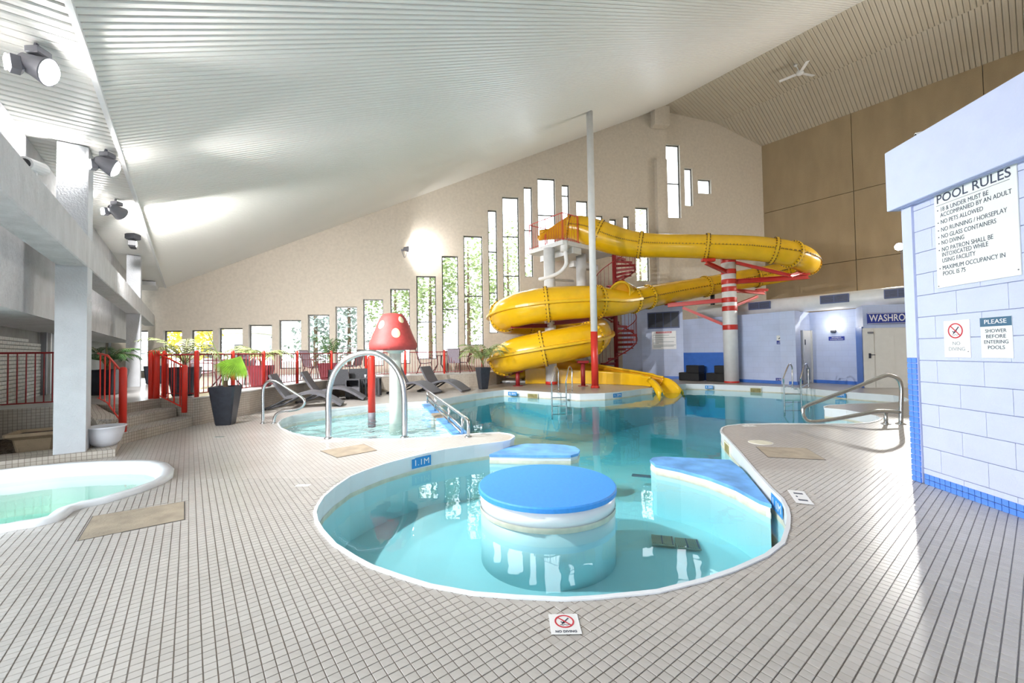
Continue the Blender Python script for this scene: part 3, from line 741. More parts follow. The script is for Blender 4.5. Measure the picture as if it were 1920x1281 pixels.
# painted brick wall beneath it, brick by brick where it is seen
bw = thing('wall_left_brick', 'white painted brick wall in the recess under the bulkhead', 'wall', AB(11, -2.66, DECK), kind='structure')
MB().box(AB(am / 2 + 4, -2.66 - .12, 1.3), (0.2, am - 6, 2.6), (B, A, Z)).build('backing', 'brick_joint', bw)
bh, bl = 0.074, 0.235
bme = MB().bbox((0, 0, 0), (0.05, bl - 0.012, bh - 0.011), 0.006).mesh('brick', 'brick_white')
cnt = 0
for r in range(21):
    z = DECK - 0.02 + bh * (r + .5)
    for k in range(40):
        a = 8.6 + (k + (r % 2) * .5) * bl
        p = AB(a, -2.66, z); w = p - CAM; dep = w.dot(_f)
        if dep < 1: continue
        px = CX + F * w.dot(RIGHT) / dep
        if not (-60 < px < 84 or 172 < px < 208): continue
        if 84 < px < 172: continue
        cnt += 1
        if cnt > 300: break
        o = link('brick', bme, bw); o.matrix_basis = Matrix(((B.x, A.x, 0, p.x), (B.y, A.y, 0, p.y), (0, 0, 1, p.z), (0, 0, 0, 1)))
        o.matrix_parent_inverse = bw.matrix_basis.inverted()
# doorway in the brick wall, beside the near column
p0 = ONP(80, 640, AB(0, -2.60), B); p1 = ONP(112, 640, AB(0, -2.60), B); p0.z = p1.z = DECK
dd = (p1 - p0); w = dd.length; dd.normalize()
dt = thing('door_1', 'grey framed side doorway in the white brick wall', 'door', (p0 + p1) / 2, kind='structure')
for f_ in (0.06, 0.30): MB().box(p0.lerp(p1, f_) + Z * 0.75, (0.08, 0.10, 1.5), (dd, V((-dd.y, dd.x, 0)), Z)).build('jamb', 'jamb_grey' if f_ < .2 else 'white_paint', dt)
MB().box(p0.lerp(p1, .62) + Z * 0.72 - B * .02, (w * .55, 0.05, 1.42), (dd, V((-dd.y, dd.x, 0)), Z)).build('door_leaf', 'jamb_grey', dt)
MB().box(p0.lerp(p1, .5) + Z * 1.5, (w, 0.12, 0.06), (dd, V((-dd.y, dd.x, 0)), Z)).build('lintel', 'white_paint', dt)
q0 = ONP(206, 640, AB(0, -2.55), B); q0.z = DECK
dt = thing('window_27', 'dark framed glazed opening in the brick wall behind the terrace column', 'window', q0, kind='structure')
for s_ in (0.0, 0.9, 1.8): MB().box(q0 + A * s_ + Z * .8, (0.08, 0.08, 1.6), (A, B, Z)).build('frame', 'jamb_grey', dt)
MB().box(q0 + A * .9 + Z * .8 - B * .03, (1.8, 0.012, 1.5), (A, B, Z)).build('pane', 'pane_glass', dt)

# ---------------------------------------------------------------- blue block changing rooms
def solid_wall(front, thick_dir, th, z0, z1, name, material, parent, top='pale_blue'):
    pts = [V(p[:2]) for p in front]; back = [p + V(thick_dir[:2]) * th for p in reversed(pts)]
    wall_strip([tuple(p) for p in pts + back], z0, z1, True).build(name, material, parent)
    m = flat_fill([tuple(p) for p in pts + back], [], z1, MB())
    if m.f: m.build('wall_cap', top, parent)
bk_dir = B
C1, C2, C4, C5, C6, C7 = G(1205, 709.5), G(1283, 711), G(1494.5, 722), G(1504.5, 719.5), G(1522, 717.5), G(1609, 722)
C0 = ONP(1168, 700, W0, WN); C0.z = 0
room = thing('wall_right_rooms', 'pale blue painted block walls of the changing rooms', 'wall', C4, kind='structure')
hh = 3.55
solid_wall([C0, C1, C2, C2 + A * .02], (0.3, 1.0), 0.9, 0, hh, 'room_wall', 'pale_block', room)
solid_wall([C2, C4], bk_dir, 0.5, 0, 2.70, 'room_wall', 'pale_block', room)
solid_wall([C4, C5], A, 0.5, 0, 2.70, 'room_wall', 'pale_block', room)
solid_wall([C5, C6], A, 0.5, 2.0, 2.70, 'room_wall', 'pale_block', room)
solid_wall([C6, C7], bk_dir, 0.5, 0, 2.70, 'room_wall', 'pale_block', room)
C8, C9 = G(1621, 728), G(1720, 728.5)
solid_wall([C7 + V((0, 0, 0)), G(1609.5, 724), C8, C8 + B * .3], A, 0.02, 0, 2.0, 'blue_pilaster', 'mid_blue', room)
solid_wall([C7, C8 + B * .1, C9 + (C9 - C8) * .8], bk_dir, 0.4, 1.95, 2.70, 'room_wall', 'pale_block', room)
wa, wb_ = C2, C2.lerp(C4, 0.47)
MB().box((wa + wb_) / 2 - B * 0.004 + Z * 0.6, ((wb_ - wa).length, 0.01, 1.2), ((wb_ - wa).normalized(), B, Z)).build('wainscot', 'mid_blue', room)
bb = MB()
for p, q in ((C1, C2), (wb_, C4), (C4, C5), (C6, C7)):
    d = (q - p).normalized(); nn = V((d.y, -d.x, 0))
    bb.box((p + q) / 2 + nn * 0.012 * (1 if nn.dot(-(p + q)) > 0 else -1) + Z * 0.06, ((q - p).length, 0.02, 0.12), (d, nn, Z))
o = bb.build('baseboard_right', 'mid_blue'); struct(o, 'dark blue painted base strip along the changing room walls', 'baseboard')
# slim white door in the return
dm = (C5 + C6) / 2; d = (C6 - C5); w = d.length; d.normalize(); nn = V((d.y, -d.x, 0))
dt = thing('door_2', 'narrow white flush door between the blue walls', 'door', dm, kind='structure')
MB().bbox(dm + Z * 1.0 + nn * .02, (w * .8, 0.05, 1.98), 0.006, (d, nn, Z)).build('door_leaf', 'door_white', dt)
for s_ in (-1, 1): MB().box(dm + d * s_ * w * .45 + Z * 1.0 + nn * .03, (w * .1, 0.1, 2.0), (d, nn, Z)).build('jamb', 'door_white', dt)
MB().box(dm - d * w * .22 + Z * 1.55 + nn * .055, (0.05, 0.012, 0.2), (d, nn, Z)).build('sign_plate', 'ink', dt)
MB().box(dm + Z * .35 + nn * .05, (w * .4, 0.012, 0.45), (d, nn, Z)).build('vent_grille', 'ink_grey', dt)
# washroom doors
d = (C9 - C8); w = d.length; d.normalize(); nn = V((d.y, -d.x, 0))
dt = thing('door_3', 'white double washroom door under the blue sign', 'door', (C8 + C9) / 2, kind='structure')
for f0, f1, off in ((0.0, .22, .10), (.22, .62, 0.0), (.62, 1.05, -.06)):
    lf = MB().bbox(C8.lerp(C9, (f0 + f1) / 2) - nn * (.06 - off * .3) + Z * .98, (w * (f1 - f0) - .008, 0.05, 1.94), 0.006, (d, nn, Z)).build('door_leaf', 'door_white', dt)
    if f0 == 0.0:
        hp = C8.lerp(C9, .12) + nn * .02
        MB().box(hp + Z * 1.05, (.05, .03, .16), (d, nn, Z)).tube([hp + Z * 1.08 + nn * .03, hp + Z * 1.08 + nn * .05, hp + Z * 1.08 + nn * .05 + d * .12], .012, 6).build('door_handle', 'grille_dark', lf)
        MB().bbox(hp + d * .04 + Z * 1.80, (.14, .06, .06), .01, (d, nn, Z)).build('door_closer', 'lamp_grey', lf)
# round supply duct along the top with dark grilles
dd0, dd1 = C2.lerp(C4, .2) + B * 0.55, C9 + (C9 - C8) * 1.2 + B * 0.62
dd0 = C2 + B * .6 - A * .5; dd1 = dd0 - A * 12
t = thing('supply_duct', 'white round air duct with dark grilles above the blue walls', 'duct', dd0.lerp(dd1, .5) + Z * 2.7, kind='structure')
MB().tube([dd0 + Z * 3.0, dd1 + Z * 3.0], 0.30, 24).build('duct', 'white_paint', t, True)
for pxa, pxb, pyc in ((1404, 1445, 578), (1538, 1592, 565), (1658, 1712, 556)):
    pa_, pb_ = ONP(pxa, pyc, dd0 - B * .30, B), ONP(pxb, pyc, dd0 - B * .30, B); c = (pa_ + pb_) / 2; c.z = 3.06; w = (pb_ - pa_).length
    gr = MB().bbox(c - B * .005, (w, 0.06, 0.30), .01, (A, B, Z)).build('grille_frame', 'grille_frame', t)
    MB().box(c - B * .035, (w * .92, 0.02, 0.23), (A, B, Z)).build('grille_core', 'grille_dark', gr)
    for q in range(5): MB().box(c - B * .048 + Z * (-.09 + .045 * q), (w * .92, 0.012, 0.012), (A, B, Z)).build('louvre', 'grille_frame', gr)
    MB().box(c - B * .05, (.02, 0.02, 0.24), (A, B, Z)).build('divider', 'grille_frame', gr)

# ---------------------------------------------------------------- near block wall on the right
wd = (BLK0 - BLK1).normalized(); wn = V((-wd.y, wd.x, 0))                  # wd runs away from the camera
if wn.x > 0: wn = -wn                                                    # wn faces the pool
nb = thing('wall_right_near', 'pale blue painted block wall carrying the pool rules sign', 'wall', BLK1, kind='structure')
def BW(u, z, out=0.0): return BLK0 - wd * u + wn * out + V((0, 0, z))      # u runs towards the camera from the far corner
MB().box(BW(2.5 + .02, 1.4, -0.16), (5.0, 0.30, 2.8), (wd, wn, Z)).build('backing', 'joint_blue', nb)
PIL = 0.115
rh, bl = 0.2113, 0.4226
z = 0.096; r = 0
ref = (ONP(1806, 825, BLK0, wn) - BLK0).dot(-wd)
while z < 2.76:
    z1 = 0.15 + rh * r if r else 0.15
    z1 = min(z1, 2.78)
    if z1 - z > 0.02:
        u0 = ref % bl + (bl / 2 if r % 2 else 0) - 2 * bl
        while u0 < 3.4:
            ua, ub = max(u0, PIL), min(u0 + bl, 3.4)
            if ub - ua > 0.03:
                MB().bbox(BW((ua + ub) / 2, (z + z1) / 2, -0.008), (ub - ua - 0.003, 0.03, z1 - z - 0.004), 0.003, (wd, wn, Z)).build('block', 'pale_blue', nb)
            u0 += bl
    z = z1; r += 1
tp = 0.0535
tme = MB().bbox((0, 0, 0), (tp - .005, 0.014, tp - .005), .003).mesh('base_tile', 'bright_blue_tile')
def put_tile(p, X):
    o = link('base_tile', tme, nb); nz = X.cross(Z)
    o.matrix_basis = Matrix(((X.x, -nz.x, 0, p.x), (X.y, -nz.y, 0, p.y), (0, 0, 1, p.z), (0, 0, 0, 1))); o.matrix_parent_inverse = nb.matrix_basis.inverted()
for c_ in range(40):
    for r_ in range(2): put_tile(BW(PIL + .01 + tp * (c_ + .5), tp * (r_ + .5) - .004, 0.008), wd)
for r_ in range(23):
    for c_ in range(2): put_tile(BW(.004 + tp * (c_ + .5), tp * (r_ + .5), 0.028), wd)
MB().box(BW(PIL / 2, .62, 0.0), (PIL - .004, 0.045, 1.23), (wd, wn, Z)).build('tile_grout', 'joint_blue', nb)
MB().bbox(BW(PIL / 2, 2.0, 0.004), (PIL, 0.05, 1.54), .004, (wd, wn, Z)).build('pilaster', 'pale_blue_trim', nb)
MB().bbox(BW(2.45, 3.06, -0.04), (5.04, 0.30, 0.62), .006, (wd, wn, Z)).build('fascia', 'pale_blue_trim', nb)
MB().box(BW(2.45, 2.755, 0.06), (4.9, 0.03, 0.02), (wd, wn, Z)).build('drip_edge', 'joint_blue', nb)

# ================================================================== WATER SLIDE
def sect_frame(pts, i):
    t = (pts[min(i + 1, len(pts) - 1)] - pts[max(i - 1, 0)]).normalized()
    s = t.cross(Z); s = s.normalized() if s.length > 1e-6 else V((1, 0, 0)); return t, s, s.cross(t).normalized()
SL = [(1064, 425, 17.6, 20), (1090, 429, 17.5, 24), (1120, 440, 17.4, 27), (1160, 453, 17.2, 26), (1200, 459.5, 17.0, 23.5), (1250, 461, 16.7, 22), (1325, 462.5, 16.2, 22.5), (1400, 465, 15.8, 22.8), (1450, 470, 15.5, 23), (1484, 477, 15.45, 23.5),
 (1506, 486, 15.9, 23.5), (1514, 494, 16.9, 21), (1500, 503.5, 17.9, 19.5), (1466, 511, 18.6, 18.5), (1418, 520, 18.9, 18), (1372, 528, 18.8, 18), (1322, 537.5, 18.4, 18.2), (1262, 548, 17.9, 19.5), (1215, 557, 17.3, 21),
 (1186, 563, 16.9, 23), (1155, 567, 16.45, 25.5), (1122, 566, 16.15, 29), (1085, 567, 15.95, 31), (1025, 571, 15.85, 32), (975, 580, 16.15, 31.5), (946, 592, 17.0, 29), (950, 601, 18.1, 25.5), (995, 607, 18.7, 23), (1055, 611, 18.7, 23.5), (1106, 617, 18.2, 26),
 (1119, 626, 17.3, 29), (1106, 636, 16.35, 31), (1070, 644, 15.95, 31.5), (1018, 654, 15.85, 32), (970, 665, 16.15, 31.5), (945, 675, 16.9, 28), (950, 683, 17.7, 25), (985, 688, 18.0, 23)]
ctrl = []
for x, y, Y, hh_ in SL:
    p = D(x, y, Y); ctrl.append(V((p.x, p.y, p.z, hh_ * Y / F)))
SUB = 6
path = smooth_path(ctrl, SUB)
P3 = [V(p[:3]) for p in path]; RR = [p[3] for p in path]
slide = thing('water_slide', 'yellow enclosed spiral water slide winding down to the pool', 'water slide', (P3[-1].x, P3[-1].y, 0))
NS = 22
def tube_piece(i0, i1, name, material, th0=0.0, th1=2 * math.pi, grow=0.0, thick=0.0):
    mb = MB(); full = abs(th1 - th0 - 2 * math.pi) < 1e-6; m = NS if full else NS + 1
    for i in range(i0, i1 + 1):
        t, s, u = sect_frame(P3, i); r = RR[i] + grow
        for k in range(m):
            a = th0 + (th1 - th0) * k / NS; mb.v.append(P3[i] + s * math.cos(a) * r * .95 + u * math.sin(a) * r)
    for i in range(i1 - i0):
        for k in range(NS if full else m - 1):
            kk = (k + 1) % m; mb.f.append((i * m + k, i * m + kk, (i + 1) * m + kk, (i + 1) * m + k))
    o = mb.build(name, material, slide, True)
    if thick:
        md = o.modifiers.new('thickness', 'SOLIDIFY'); md.thickness = thick
    return o
flange_at = [0, 2, 4, 6, 8, 9, 11, 12, 14, 16, 18, 19, 21, 23, 25, 27, 29, 31, 33, 35, 37]
for f0, f1 in zip(flange_at, flange_at[1:]):
    ob = tube_piece(f0 * SUB, f1 * SUB, 'tube_section', 'yellow_plastic')
    for side in (0, math.pi):                                     # horizontal seam rib on both sides
        coil = 19 <= f0; mb = MB(); w_, h_ = (0.12, 0.13) if coil else (0.03, 0.025)
        for i in range(f0 * SUB, f1 * SUB + 1):
            t, s, u = sect_frame(P3, i); d = s * math.cos(side); r = RR[i] * .95
            mb.v += [P3[i] + d * (r - .02) + u * h_ / 2, P3[i] + d * (r + w_) + u * h_ / 3, P3[i] + d * (r + w_) - u * h_ / 3, P3[i] + d * (r - .02) - u * h_ / 2]
        for i in range((f1 - f0) * SUB):
            for q in range(4): mb.f.append((i * 4 + q, i * 4 + (q + 1) % 4, i * 4 + 4 + (q + 1) % 4, i * 4 + 4 + q))
        mb.build('seam_rib', 'yellow_rib', ob)
        if not coil:
            mb = MB()
            for i in range(f0 * SUB, f1 * SUB):
                for fr_ in (0.0, .5):
                    t, s, u = sect_frame(P3, i); p = P3[i].lerp(P3[i + 1], fr_); mb.box(p + s * math.cos(side) * (RR[i] * .95 + .03), (0.02, 0.03, 0.045), (t, s, u))
            b_ = mb.build('seam_bolt', 'bolt_rust', ob); b_['kind'] = 'stuff'
for f in flange_at:
    i = f * SUB; t, s, u = sect_frame(P3, i); r = RR[i]
    mb = MB(); m = 28
    for k in range(m):
        a = k * 2 * math.pi / m; d = s * math.cos(a) * .95 + u * math.sin(a)
        mb.v += [P3[i] + d * (r - .03) - t * .045, P3[i] + d * (r + .055) - t * .04, P3[i] + d * (r + .055) + t * .04, P3[i] + d * (r - .03) + t * .045]
    for k in range(m):
        for q in range(4): mb.f.append((k * 4 + q, k * 4 + (q + 1) % 4, ((k + 1) % m) * 4 + (q + 1) % 4, ((k + 1) % m) * 4 + q))
    fo = mb.build('flange', 'yellow_rib', slide)
    mb = MB()
    for k in range(26):
        a = (k + .5) * 2 * math.pi / 26; d = (s * math.cos(a) * .95 + u * math.sin(a)).normalized()
        for sg in (-1,): mb.box(P3[i] + (s * math.cos(a) * .95 + u * math.sin(a)) * (r + .03) + t * .06 * sg, (0.034, 0.03, 0.03), (t, d.cross(t), d)); mb.box(P3[i] + (s * math.cos(a) * .95 + u * math.sin(a)) * (r + .03) - t * .06 * sg, (0.034, 0.03, 0.03), (t, d.cross(t), d))
    b_ = mb.build('bolt_ring', 'bolt_rust', fo); b_['kind'] = 'stuff'
# hooded opening where the straight tube meets the coil
hp = [(1136, 556, 16.05), (1142, 546, 16.0), (1150, 536, 15.98), (1160, 530, 15.98), (1170, 529.5, 16.0), (1178, 535, 16.1), (1181, 545, 16.15), (1180, 556, 16.2)]
front = smooth_path([D(*q) for q in hp], 3); mb = MB(); nf = len(front)
for q in front:
    bk_ = q + V((.42, .50, -.06)); mb.v += [q + V((0, -.02, 0)), q + V((0, 0, .06)), bk_ + V((.0, 0, .05)), bk_]
for i in range(nf - 1):
    for q in range(4): mb.f.append((i * 4 + q, i * 4 + (q + 1) % 4, i * 4 + 4 + (q + 1) % 4, i * 4 + 4 + q))
mb.build('view_hood', 'yellow_plastic', slide, True)
MB().tube(front, .035, 6).build('hood_lip', 'yellow_rib', slide, True)
mb = MB(); mb.v = [q + V((.10, .14, -.01)) for q in front]; mb.f = [tuple(range(nf))]; mb.build('hood_inside', 'orange_plastic', slide)
# open entry chute on the platform
e0, e1 = D(1010, 456, 17.55), V(P3[0]); mb = MB()
for j in range(7):
    f = j / 6; p = e0.lerp(e1, f); p.z = e1.z - (1 - f) * .12
    t_ = (e1 - e0).normalized(); s_ = t_.cross(Z).normalized(); r = RR[0]; h_top = r * (-.75 + 1.5 * f)
    for k in range(11):
        a = math.pi + math.pi * k / 10; q = p + s_ * math.cos(a) * r * .95; q.z = p.z + (math.sin(a) * r if 1 <= k <= 9 else h_top); mb.v.append(q)
for j in range(6):
    for k in range(10): mb.f.append((j * 11 + k, j * 11 + k + 1, (j + 1) * 11 + k + 1, (j + 1) * 11 + k))
o = mb.build('entry_chute', 'orange_plastic', slide, True); o.modifiers.new('thickness', 'SOLIDIFY').thickness = 0.03
# open run-out flume into the pool
RO = [(985, 688, 18.0, 23), (1040, 693, 17.9, 22), (1090, 699, 17.5, 20), (1135, 704, 17.0, 18.5), (1175, 708, 16.5, 17), (1208, 711, 15.9, 15.5), (1232, 714, 15.3, 15)]
ro = smooth_path([V((*D(x, y, Y), h * Y / F)) for x, y, Y, h in RO], 5)
RP = [V(p[:3]) for p in ro]; RQ = [p[3] for p in ro]
for i in range(len(RP)): RP[i].z = max(RP[i].z, RQ[i] * 1.02 + (0.06 if i < len(RP) - 4 else 0.02))
m = 17; mb = MB(); lipL, lipR = [], []
for i in range(len(RP)):
    t, s, u = sect_frame(RP, i); f = i / (len(RP) - 1); r = RQ[i]
    far = 1.1 * (1 - f) ** 1.5                                     # the far side wall stands higher up the flume
    for k in range(m):
        a = math.pi + math.pi * k / (m - 1)
        q = RP[i] + s * math.cos(a) * r + Z * math.sin(a) * r
        if k == 0: q = q + Z * (far * r * 1.2)
        mb.v.append(q)
    lipL.append(mb.v[-m].copy()); lipR.append(mb.v[-1].copy())
for i in range(len(RP) - 1):
    for k in range(m - 1): mb.f.append((i * m + k, i * m + k + 1, (i + 1) * m + k + 1, (i + 1) * m + k))
o = mb.build('run_out', 'orange_plastic', slide, True); o.modifiers.new('thickness', 'SOLIDIFY').thickness = 0.03
MB().tube(lipL, 0.05, 6).build('lip', 'yellow_rib', slide, True); MB().tube(lipR, 0.06, 6).build('lip', 'yellow_rib', slide, True)
# outer skirt below the near lip and the flared mouth
sk = MB()
for i, p in enumerate(lipR): sk.v += [p + V((0, -.04, 0)), V((p.x, p.y - .04, 0.01))]
for i in range(len(lipR) - 1): sk.f.append((i * 2, i * 2 + 2, i * 2 + 3, i * 2 + 1))
o = sk.build('skirt', 'yellow_plastic', slide); o.modifiers.new('thickness', 'SOLIDIFY').thickness = 0.03
t, s, u = sect_frame(RP, len(RP) - 1); t.z = 0; t.normalize(); mb = MB(); rows = 6
for j in range(rows):
    f = j / (rows - 1); c = RP[-1] + t * 0.75 * f; drop = 0.42 * f * f; r = RQ[-1] * (1 + .35 * f)
    for k in range(m + 4):
        if k < 2: q = c - s * (r + .10 * (2 - k)) - Z * (drop + (.34 if k == 0 else .03) * (.3 + .7 * f)); 
        elif k >= m + 2: q = c + s * (r + .10 * (k - m - 1)) - Z * (drop + (.34 if k == m + 3 else .03) * (.3 + .7 * f))
        else:
            a = math.pi + math.pi * (k - 2) / (m - 1); q = c + s * math.cos(a) * r + Z * (math.sin(a) * r * (1 - .35 * f) - drop)
        mb.v.append(q)
w = m + 4
for j in range(rows - 1):
    for k in range(w - 1): mb.f.append((j * w + k, j * w + k + 1, (j + 1) * w + k + 1, (j + 1) * w + k))
o = mb.build('mouth', 'yellow_plastic', slide, True); o.modifiers.new('thickness', 'SOLIDIFY').thickness = 0.03
# red cradles and short legs that carry the coil
def hbeam(p, q, h, w, name, material, parent):
    d = (q - p); L = d.length; d.normalize(); s = d.cross(Z).normalized(); u = s.cross(d)
    mb = MB(); c = (p + q) / 2
    mb.box(c + u * (h / 2 - .012), (L, w, .024), (d, s, u)); mb.box(c - u * (h / 2 - .012), (L, w, .024), (d, s, u)); mb.box(c, (L, .03, h - .048), (d, s, u))
    return mb.build(name, material, parent)
for px, pyt, pyb, Y in ((971, 696, 724, 15.75), (1093.6, 679, 724, 16.0)):
    base = G(px, pyb); tz = D(px, pyt, base.y).z
    lg = MB().tube([base, V((base.x, base.y, tz))], 0.085, 12).build('support_leg', 'dark_red', slide, True)
    MB().lathe([(.2, 0), (.2, .02)], base, 12).build('foot_plate', 'dark_red', lg)
    MB().bbox(V((base.x, base.y, tz)), (.42, .30, .10), .02).build('cradle', 'dark_red', lg)
colA = G(1034, 720.7)
for y0, x1, y1, Yf in ((611, 958, 612, 16.2), (607, 1105, 600, 16.4)):
    hbeam(V((colA.x, colA.y - .1, D(1034, y0, colA.y).z)), D(x1, y1, Yf), .16, .16, 'cradle_beam', 'dark_red', slide)
hbeam(V((colA.x, colA.y, 1.0)), D(945, 705, 17.0), .12, .12, 'cradle_beam', 'dark_red', slide)

# ---------------------------------------------------------------- slide tower
PZ = 5.62
ap, lf_, rt = V(D(1059, 450, 16.35).xy), None, None
ap = V((2.08, 16.35)); lf = ap + A.xy * 2.15; rt = ap + B.xy * 3.3; bk = lf + B.xy * 3.3
tower = thing('slide_tower', 'white slide platform on round columns with a red guard rail', 'platform', (colA.x, colA.y, 0))
MB().prism([tuple(p) for p in (ap, rt, bk, lf)], PZ, PZ + 0.17).build('platform', 'white_paint', tower)
MB().box(V((*((ap + lf) / 2 + B.xy * .9), PZ - .13)), (.5, 2.0, .26), (B, A, Z)).build('head_beam', 'white_paint', tower)
MB().box(V((*((ap + lf) / 2 + B.xy * 2.4), PZ - .42)), (1.6, .3, .26), (B, A, Z)).build('head_beam', 'white_paint', tower)
cA = MB().tube([colA + Z * .12, V((colA.x, colA.y, PZ))], .235, 20).build('column', 'white_paint', tower, True)
MB().tube([colA, colA + Z * .12], .24, 20).build('base_band', 'red_paint', cA, True)
cBp = D(1089, 480, 18.2); MB().tube([V((cBp.x, cBp.y, 0)), V((cBp.x, cBp.y, PZ))], .22, 20).build('column', 'white_paint', tower, True)
q = [D(1058, 458, 16.6), D(1061, 478, 16.6), D(1061, 497, 16.6), D(1048, 512, 16.7), D(1025, 521, 16.9), D(1012, 524, 17.2)]
q[0].z = PZ; MB().tube(smooth_path(q, 4), .085, 10).build('drain_pipe', 'white_paint', tower, True)
MB().tube([D(1012, 523, 17.2), D(1075, 527, 17.9)], .05, 8).build('drain_pipe', 'white_paint', tower, True)
MB().tube([D(1058, 452, 16.6) , D(1058, 472, 16.6)], .16, 12).build('pipe_box', 'white_paint', tower, True)
# guard rail: posts, rails and balusters
def rail_run(pts, zb, h, parent, post_r=.025, bal_r=.009, step=.13, material='red_paint', posts=True, bot=.08):
    top = [V((p[0], p[1], (p[2] if len(p) > 2 else zb) + h)) for p in pts]; low = [V((p[0], p[1], (p[2] if len(p) > 2 else zb) + bot)) for p in pts]
    MB().tube(top, .018, 6).build('top_rail', material, parent); MB().tube(low, .012, 6).build('bottom_rail', material, parent)
    for a_, b_, c_, d_ in zip(top, top[1:], low, low[1:]):
        n = max(1, round((b_ - a_).xy.length / step))
        for k in range(n):
            f = (k + .5) / n; MB().tube([c_.lerp(d_, f), a_.lerp(b_, f)], bal_r, 5).build('baluster', material, parent)
    if posts:
        for a_, c_ in zip(top, low): MB().tube([V((c_.x, c_.y, c_.z - bot)), a_ + Z * .02], post_r, 8).build('post', material, parent)
gp = PZ + .17
ins = .06
r1, r2, r3, r4 = ap + B.xy * ins + A.xy * ins, lf + B.xy * ins - A.xy * ins, bk - B.xy * ins - A.xy * ins, rt - B.xy * ins + A.xy * ins
gr = thing('guard_rail', 'thin red guard rail around the slide platform', 'railing', (r1.x, r1.y, gp))
rail_run([tuple(r1 + B.xy * .9), tuple(r1), tuple(r1.lerp(r2, .5)), tuple(r2), tuple(r2.lerp(r3, .33)), tuple(r2.lerp(r3, .66)), tuple(r3)], gp, 1.12, gr, .02, .007, .14)

# ---------------------------------------------------------------- red spiral stair
scn = D(1154, 600, 18.35); sx, sy = scn.x, scn.y
st = thing('spiral_stair', 'dark red spiral staircase climbing to the slide platform', 'staircase', (sx, sy, 0))
MB().tube([V((sx, sy, 0)), V((sx, sy, PZ + 1.1))], .095, 14).build('centre_post', 'dark_red', st, True)
NST = 28; rise = (PZ + .17) / NST; dth = math.radians(24); th_0 = math.radians(150)
SRr = 0.92; rail_pts = []
tread = MB(); w0, w1 = .06, dth * 1.06
def pol(r, a, z): return V((sx + r * math.cos(a), sy + r * math.sin(a), z))
for k in range(NST):
    z = rise * (k + 1); a = th_0 + dth * k
    vs0 = [pol(.09, a - .2, z - .04), pol(SRr, a - dth * .53, z - .04), pol(SRr, a, z - .04), pol(SRr, a + dth * .53, z - .04), pol(.09, a + .2, z - .04)]
    mb = MB(); n5 = 5; mb.v = vs0 + [p + Z * .04 for p in vs0]
    mb.f = [(4, 3, 2, 1, 0), (5, 6, 7, 8, 9)] + [(i, (i + 1) % 5, 5 + (i + 1) % 5, 5 + i) for i in range(5)]
    fr_ = pol(.09, a - .2, z - .04); mb.hexa([pol(.09, a - .2, z - .11), pol(SRr, a - dth * .53, z - .11), pol(SRr, a - dth * .50, z - .11), pol(.09, a - .15, z - .11)], [pol(.09, a - .2, z - .04), pol(SRr, a - dth * .53, z - .04), pol(SRr, a - dth * .50, z - .04), pol(.09, a - .15, z - .04)])
    to = mb.build('tread', 'dark_red', st)
    for s_ in (-.25, .25):
        MB().tube([pol(SRr - .02, a + dth * s_, z), pol(SRr - .02, a + dth * s_, z + .92)], .008, 5).build('baluster', 'dark_red', to)
    rail_pts.append(pol(SRr - .02, a, z + .93))
MB().tube(smooth_path(rail_pts, 3), .02, 6).build('handrail', 'dark_red', st, True)
MB().tube(smooth_path([p - Z * .98 for p in rail_pts], 3), .03, 5).build('outer_stringer', 'dark_red', st, True)

# ---------------------------------------------------------------- tall pole, striped column with brackets
pb = G(1116, 727.5); z_top = roof_z(pb.dot(B)) - .02
t = thing('roof_pole', 'tall white roof pole with a red painted foot standing before the slide', 'pole', pb)
zr = D(1113, 622, pb.y).z
MB().tube([V((pb.x, pb.y, zr)), V((pb.x, pb.y, z_top))], .125, 16).build('shaft', 'white_paint', t, True)
MB().tube([pb + Z * .06, V((pb.x, pb.y, zr))], .128, 16).build('red_foot', 'red_paint', t, True)
MB().lathe([(.16, 0), (.16, .05), (.13, .09)], pb, 16).build('base_collar', 'red_paint', t, True)
scb = G(1372, 717.5); SY = scb.y
t = thing('striped_column', 'white column with red painted bands carrying the far slide bend', 'column', scb)
ztop = D(1368, 484, SY).z
MB().tube([scb, V((scb.x, scb.y, ztop))], .265, 28).build('shaft', 'white_paint', t, True)
for y0, y1 in ((484.5, 493.5), (506, 514.7), (524.5, 533.5), (538.5, 547.5), (558.5, 567.5), (574.5, 583.5), (609.5, 618.7), (714.5, 718)):
    za, zb = D(1371, y1, SY).z, D(1371, y0, SY).z; za = max(za, 0.0)
    MB().lathe([(.272, za), (.275, za + .01), (.275, zb - .01), (.272, zb)], (scb.x, scb.y, 0), 28).build('red_band', 'red_paint', t, True)
def brk(x0, y0, x1, y1, Y1, h=.14, w=.12):
    p = D(x0, y0, SY); p.x, p.y = scb.x, scb.y; hbeam(p, D(x1, y1, Y1), h, w, 'bracket_arm', 'red_paint', t)
brk(1365, 512, 1324, 492.5, 15.3); brk(1375, 489, 1482, 517, 15.6, .12); brk(1375, 529, 1515, 519, 16.4, .18, .2); brk(1375, 544, 1433, 549.5, 17.9, .14); brk(1372, 577, 1420, 556, 17.5, .1)
brk(1365, 562, 1252, 573, 17.6, .16, .14); brk(1368, 614, 1280, 577, 17.4, .11, .1)
for px, py, Y, a0 in ((1258, 570, 17.75, 0), (1505, 513, 16.6, 1), (1428, 544, 18.4, 0), (1328, 488, 16.1, 0)):
    c = D(px, py, Y); MB().bbox(c, (.5, .16, .12), .02, (V((1, 0, 0)), V((0, 1, 0)), Z)).build('saddle', 'red_paint', t)
hbeam(D(1482, 517, 15.6), D(1522, 503, 16.6), .12, .1, 'bracket_arm', 'red_paint', t)
